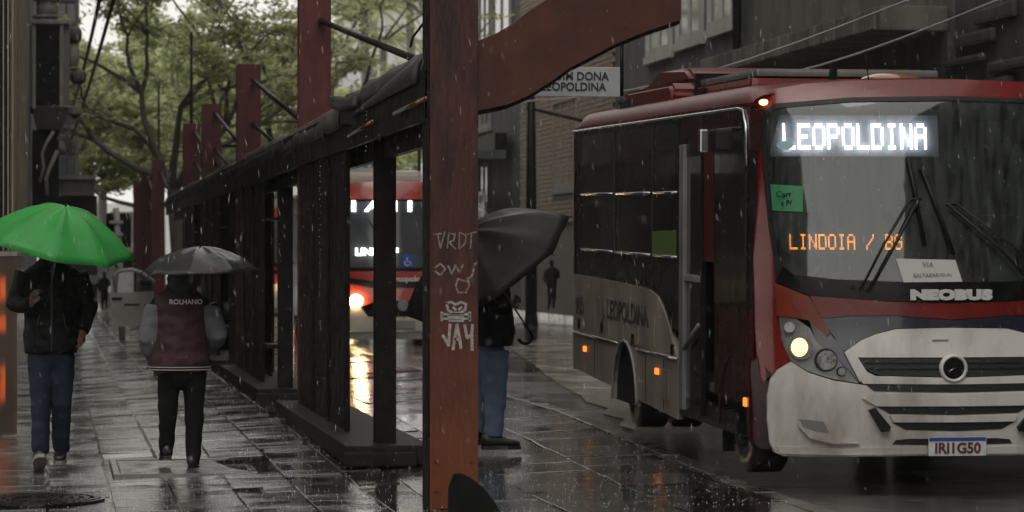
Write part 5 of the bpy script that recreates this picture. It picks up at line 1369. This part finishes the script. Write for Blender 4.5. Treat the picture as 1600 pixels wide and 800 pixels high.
# person in the maroon vest, walking away
D2 = 22.6
p2 = WD(285, 402, D2); z2 = zs(p2.x, p2.y); k2 = 4750 / D2
def L2(px, py, dy=0): return ((px - 285) / k2, dy, (402 - py) / k2 + CAMZ - z2)
tor = [L2(281, y_, 0) + (rx, ry) for y_, rx, ry in ((580, .215, .16), (568, .225, .17), (540, .215, .16), (505, .205, .15), (478, .215, .14), (462, .19, .12), (452, .11, .1), (444, .085, .09))]
aL = [L2(243, 478), L2(233, 530, -.03), L2(246, 572, .12)]; aR = [L2(322, 478), L2(338, 522, -.02), L2(326, 548, .16)]
lL = [L2(264, 584), L2(262, 650, .0), L2(260, 712, .05)]; lR = [L2(304, 584), L2(303, 655, -.02), L2(301, 724, -.08)]
wom = person('person in maroon vest with grey sleeves and hood walking away under the black umbrella', (p2.x, p2.y, z2), Mmaroon, Mpants, tor, aL, aR, lL, lR, (0, 1, -.1), L2(283, 424, .03),
             hands=(((.1, .3, -1), .8, -1, (.4, .5, 0)), ((-.1, .8, .9), 1.0, 1, (-.3, .2, 0))), legr=(.09, .07, .052), smooth_w=.01)
vest = garment(wom, 'vest', Mmaroon, tor, (), [], .012, .011)
garment(wom, 'shoulder_panels', Mjack, [L2(282, y_, .01) + (rx, ry) for y_, rx, ry in ((500, .205, .11), (482, .225, .125), (468, .215, .118), (458, .16, .1))], ([L2(243, 476), L2(241, 492)], [L2(322, 476), L2(327, 492)]), [.085, .085], .012, .006)
garment(wom, 'sleeve', Msleeve, [], (aL,), [.085, .085, .062], .011, .01); garment(wom, 'sleeve', Msleeve, [], (aR,), [.085, .088, .06], .011, .01)
for z_, w_ in ((573, .004), (577, .004)):
    bm = NB(); x_, y_, zz = L2(281, z_); tube(bm, [(x_ + .229 * math.cos(a), y_ + .172 * math.sin(a), zz) for a in [2 * PI * k / 36 for k in range(37)]], w_, 6); obj('hem_stripe', bm, mat('pale_stripe', (.3, .29, .28), .7), vest, True)
bm = NB(); ell(bm, [L2(283, 458, .0) + (.1, .11), L2(283, 448, -.01) + (.108, .125), L2(283, 430, .0) + (.098, .12), L2(283, 412, .02) + (.09, .11), L2(283, 402, .03) + (.06, .07), L2(283, 398, .03) + (.02, .02)])
link('hood', remesh(bm, .012, .008, 10), Mhood, wom, True)
lt = text_mesh('ROLHANO', .05, .0015, .0016, 1.0)
cx_, cy_, cz_ = L2(289, 471.5)
for v in lt.vertices:
    x_ = v.co.x; v.co = Vector((cx_ + x_, -.158 + 1.2 * (x_ + .02) ** 2 - v.co.z, cz_ + v.co.y - .0 * x_))
link('lettering', lt, mat('vest_letters', (.5, .45, .44), .7), vest)
shoe(wom, Vector(L2(260, 719, .06)), .1, R(-6), .25, Mshoe, Mshoe); shoe(wom, Vector(L2(300, 733, -.1)), -.15, R(0), .26, Mshoe, Mshoe)

# man behind the first post, turned to the road
D3 = 23.0
p3 = WD(765, 402, D3); z3 = zs(p3.x, p3.y); k3 = 4750 / D3
def L3(px, py, dy=0): return ((px - 765) / k3, dy, (402 - py) / k3 + CAMZ - z3)
tor = [L3(x_, y_, 0) + (rx, ry) for x_, y_, rx, ry in ((769, 540, .15, .2), (771, 520, .17, .21), (768, 490, .16, .21), (765, 450, .15, .21), (762, 425, .13, .2), (760, 412, .1, .12), (760, 404, .07, .08))]
aL = [L3(762, 432, -.2), L3(770, 482, -.24), L3(790, 480, -.22)]; aR = [L3(762, 432, .2), L3(760, 485, .25), L3(775, 500, .2)]
lL = [L3(770, 548, -.07), L3(771, 615, -.08), L3(768, 682, -.1)]; lR = [L3(764, 548, .07), L3(760, 618, .08), L3(756, 676, .12)]
m3 = person('man in black jacket and blue jeans standing half hidden by the rusty red post', (p3.x, p3.y, z3), Mjack, Mjean2, tor, aL, aR, lL, lR, (1, -.1, -.1), L3(764, 386, 0),
            hands=(((.5, .1, .5), 1.2, 1, (0, .8, .3)), ((.9, -.2, .1), .8, -1, (0, -.5, -.5))), legr=(.115, .088, .07))
garment(m3, 'jacket', Mjack, tor, (aL, aR), [.085, .068, .05])
bm = NB(); ell(bm, [L3(758, 396, 0) + (.08, .1), L3(760, 384, 0) + (.105, .11), L3(762, 370, 0) + (.1, .1), L3(762, 364, 0) + (.05, .05)]); obj('hair', bm, Mhair, m3, True)
shoe(m3, Vector(L3(775, 701, -.1)), R(-85), 0, .3, Mshoe, Mshoe); shoe(m3, Vector(L3(760, 697, .14)), R(-80), 0, .3, Mshoe, Mshoe)

# ------------------------------------------------------------ umbrellas
def umbrella(label, apex, axis, Rr, H, fm, shaft, roll=0, hook=True, puff=.0, sag=.07):
    t = thing('umbrella', label, 'umbrella', apex)
    q = Vector((0, 0, 1)).rotation_difference(Vector(axis)); t.rotation_mode = 'QUATERNION'; t.rotation_quaternion = q
    nr, sg, rg = 8, 8, 12
    def cp_(a, s):
        ph = ((a / (2 * PI) * nr + roll) % 1); b = math.sin(PI * ph)
        r = Rr * (s * (1 - sag * b * s ** 2)); z = -H * (s ** 2.1) * (1 + .0 * b) - .10 * H * b * math.sin(PI * s) - puff * b * s ** 3
        return (r * math.cos(a), r * math.sin(a), z + .011 * s * noise.noise(Vector((math.cos(a) * 4, math.sin(a) * 4, s * 5))) + .003 * noise.noise(Vector((math.cos(a) * 12, math.sin(a) * 12, s * 9))))
    bm = NB(); top_ = bm.verts.new((0, 0, 0)); rows = []
    off = -roll * 2 * PI / nr
    for i in range(1, rg + 1):
        rows.append([bm.verts.new(cp_(off + 2 * PI * k / (nr * sg), i / rg)) for k in range(nr * sg)])
    n = nr * sg
    for k in range(n): bm.faces.new((top_, rows[0][k], rows[0][(k + 1) % n]))
    for a, b in zip(rows, rows[1:]):
        for k in range(n): bm.faces.new((a[k], b[k], b[(k + 1) % n], a[(k + 1) % n]))
    for e in bm.edges:
        pass
    o = obj('canopy', bm, fm, t, True)
    md = o.modifiers.new('s', 'SOLIDIFY'); md.thickness = .002
    for k in range(nr):
        a = off + 2 * PI * k / nr
        P_ = [Vector(cp_(a + 1e-4, s / 8)) - Vector((0, 0, .006)) for s in range(9)]
        rb_ = TB('rib', P_, .0028, Mblack, t, 5)
        hub = Vector((0, 0, -H * .95 - .05)); TB('strut', [hub, P_[4]], .0025, Mblack, rb_, 5)
        TB('rib_tip', [P_[8] + Vector((0, 0, .006)), P_[8] + (P_[8] - P_[7]).normalized() * .018], .004, Mblack, rb_, 6)
    TB('shaft', [(0, 0, .0), (0, 0, -shaft)], .0065, mat('shaft_metal', (.1, .1, .1), .3, .7), t, 8)
    TB('ferrule', [(0, 0, -.004), (0, 0, .035), (0, 0, .05)], [.008, .007, .004], Mblack, t, 8)
    if hook:
        TB('handle', [(0, 0, -shaft)] + [(-.05 + .05 * math.cos(a), 0, -shaft - .1 - .055 * math.sin(a)) for a in [PI * k / 10 for k in range(0, 12)]], .013, Mblack, t, 10)
    else:
        TB('handle', [(0, 0, -shaft + .02), (0, 0, -shaft - .1)], .015, Mblack, t, 10)
    return t
def fabric(name, c, c2, tr=.3, rough=.35):
    m = mat(name, c, rough, 0, c2, 3, .12, 30, coat=.3 if c[1] > .1 else (.4 if rough < .4 else 0), r2=rough * .7)
    b = m.node_tree.nodes['Principled BSDF']; b.inputs['Specular IOR Level'].default_value = .15; N = m.node_tree.nodes; L = m.node_tree.links
    tl = N.new('ShaderNodeBsdfTranslucent'); tl.inputs[0].default_value = (*c, 1); mx = N.new('ShaderNodeMixShader'); mx.inputs[0].default_value = tr
    out = [n for n in N if n.type == 'OUTPUT_MATERIAL'][0]
    L.new(b.outputs[0], mx.inputs[1]); L.new(tl.outputs[0], mx.inputs[2]); L.new(mx.outputs[0], out.inputs[0]); return m
Mug = fabric('green_umbrella_cloth', (.045, .31, .065), (.065, .38, .09), .3, .45)
Mub = fabric('black_umbrella_cloth', (.014, .015, .015), (.03, .032, .031), .08, .3)
Mub2 = fabric('brown_black_cloth', (.006, .005, .004), (.012, .009, .007), .06, .55)
def axis_from(ax, az, ay): return FW * ay + RT * ax + Vector((0, 0, az))
a = WD(103, 322, D1 - .3)
umbrella('bright green umbrella tilted over the man in dark jeans', a, axis_from(.22, 1, -.22), .575, .30, Mug, .78, .1, False, sag=.1)
a = WD(313, 385, D2 - .05)
ub = umbrella('black rain-wet umbrella over the person in the maroon vest', a, axis_from(-.02, 1, -.06), .445, .18, Mub, .62, .35, False)
for k, (x_, y_, s_) in enumerate(((.12, -.25, 1), (-.28, -.14, .8), (.2, -.2, .7))):
    sm = text_mesh('~*~', .055 * s_, .001); o = link('printed_mark', sm, mat('pale_green_print', (.08, .2, .12), .6), ub)
    r_ = math.hypot(x_, y_); o.location = (x_, y_, -.17 * (r_ / .425) ** 2.1 + .002); o.rotation_euler = (R(32), 0, 0)
a = WD(726, 362, D3 - .45)
um = umbrella('large black umbrella tilted on its side behind the rusty red post, hooked handle showing', a, axis_from(-.53, .82, -.34), .72, .32, Mub2, .86, .2, True)

# distant walkers
def walker(label, px, py_head, py_feet, D, fm, group=None):
    g = WD(px, 402, D); k = 4750 / D; hgt = (py_feet - py_head) / k
    t = thing('person', label, 'person', (g.x, g.y, CAMZ - (py_feet - 402) / k), 0, group)
    s = hgt / 1.72
    bm = NB(); limb(bm, [(-.07, 0, .85), (-.08, -.06, .45), (-.09, .02, .05)], [.1, .075, .05], 8); limb(bm, [(.07, 0, .85), (.09, .08, .45), (.09, .2, .1)], [.1, .075, .05], 8)
    rings(bm, [(0, 0, .8, .16, .12), (0, 0, 1.0, .18, .13), (0, 0, 1.3, .2, .13), (0, 0, 1.42, .17, .11), (0, 0, 1.48, .07, .07)], 12); head(bm, (0, 0, 1.6), (0, -1, 0))
    limb(bm, [(-.2, 0, 1.38), (-.25, .03, 1.1), (-.2, -.1, .88)], [.06, .05, .04], 8); limb(bm, [(.2, 0, 1.38), (.25, .03, 1.12), (.12, -.22, 1.2)], [.06, .05, .04], 8)
    bmesh.ops.scale(bm, vec=(s, s, s), verts=bm.verts)
    link('body', remesh(bm, .022, 0, smooth=2), fm, t, True)
    return t
walker('dark clad person far down the left pavement, nearest the open car door', 163, 424, 487, 80, Mjack)
w1 = walker('dim grey person farthest down the left pavement under a grey umbrella', 147, 432, 482, 92, mat('grey_coat', (.07, .07, .08), .8))
umbrella('grey umbrella over the farthest walker on the left pavement', WD(150, 421, 91.8), axis_from(-.3, 1, -.3), .75, .25, mat('grey_cloth', (.1, .1, .11), .6), .8)
walker('dark clad person on the far pavement left of the near bus', 862, 405, 487, 66, Mjack)

# ------------------------------------------------------------ rain
Mrain = glassmat('rain_water', (.9, .9, .9), .62, (.85, .87, .9), .1, .1)
rr = random.Random(99)
vs, fs = [], []
def drop(c, L_, r_, tx):
    i = len(vs); t = Vector((tx, 0, -1)).normalized() * L_ / 2
    for q in (RT * r_, FW * r_, -RT * r_, -FW * r_): vs.append(c + q)
    vs.extend([c - t, c + t])
    for k in range(4): fs.append((i + k, i + (k + 1) % 4, i + 4)); fs.append((i + (k + 1) % 4, i + k, i + 5))
for k in range(2800):
    D = rr.uniform(8, 34) ** 1.0; px, py = rr.uniform(-30, 1630), rr.uniform(-20, 800)
    c = WD(px, py, D)
    if c.z < .3: continue
    drop(c, rr.choice((.003, .003, .004, .006, .01, .02, .035)) * D / 14 * 1.3, rr.uniform(.0008, .0017) * D / 15, rr.uniform(-.1, .3))
me = bpy.data.meshes.new('raindrops'); me.from_pydata([tuple(v) for v in vs], [], fs)
tag(link('raindrops', me, Mrain), 'fine raindrops falling across the whole street', 'rain', kind='stuff')
vs, fs = [], []
for (px, y0, y1, D) in ((636, 82, 214, 20.5), (572, 168, 236, 22.0), (500, 252, 470, 25)):
    y_ = y0
    while y_ < y1:
        drop(WD(px + rr.uniform(-1.5, 1.5), y_, D), .012, .0035, 0); y_ += rr.uniform(4, 11)
me = bpy.data.meshes.new('roof_drips'); me.from_pydata([tuple(v) for v in vs], [], fs)
tag(link('roof_drips', me, Mrain), 'strings of water drops falling from the shelter roof edge', 'drips', kind='stuff')
# splash crowns and standing droplets on the wet paving
vs, fs = [], []
for k in range(6000):
    Y = 18 + 26 * rr.random() ** 1.3; X = rr.uniform(-.2, 4.5)
    c = Vector((X, Y, zs(X, Y) + .003)); drop(c + Vector((0, 0, rr.choice((0, 0, 0, .01, .03)))), .006, rr.choice((.0015, .002, .003, .0045)), 0)
me = bpy.data.meshes.new('splashes'); Msp = mat('splash_water', (.6, .61, .62), .2); me.from_pydata([tuple(v) for v in vs], [], fs)
tag(link('splashes', me, Msp), 'small rain splashes scattered over the wet paving', 'splashes', kind='stuff')

# ------------------------------------------------------------ rainy air
bm = NB(); box(bm, (-120, -75, -1.5), (160, 290, 45))
hz = obj('haze', bm, None)
hm = bpy.data.materials.new('rain_haze'); hm.use_nodes = True; t = hm.node_tree; t.nodes.clear()
o_ = t.nodes.new('ShaderNodeOutputMaterial'); pv = t.nodes.new('ShaderNodeVolumePrincipled')
pv.inputs['Color'].default_value = (.9, .92, .93, 1); pv.inputs['Density'].default_value = .0004; pv.inputs['Anisotropy'].default_value = .2
t.links.new(pv.outputs[0], o_.inputs['Volume']); hz.data.materials.append(hm)
tag(hz, kind='stuff')
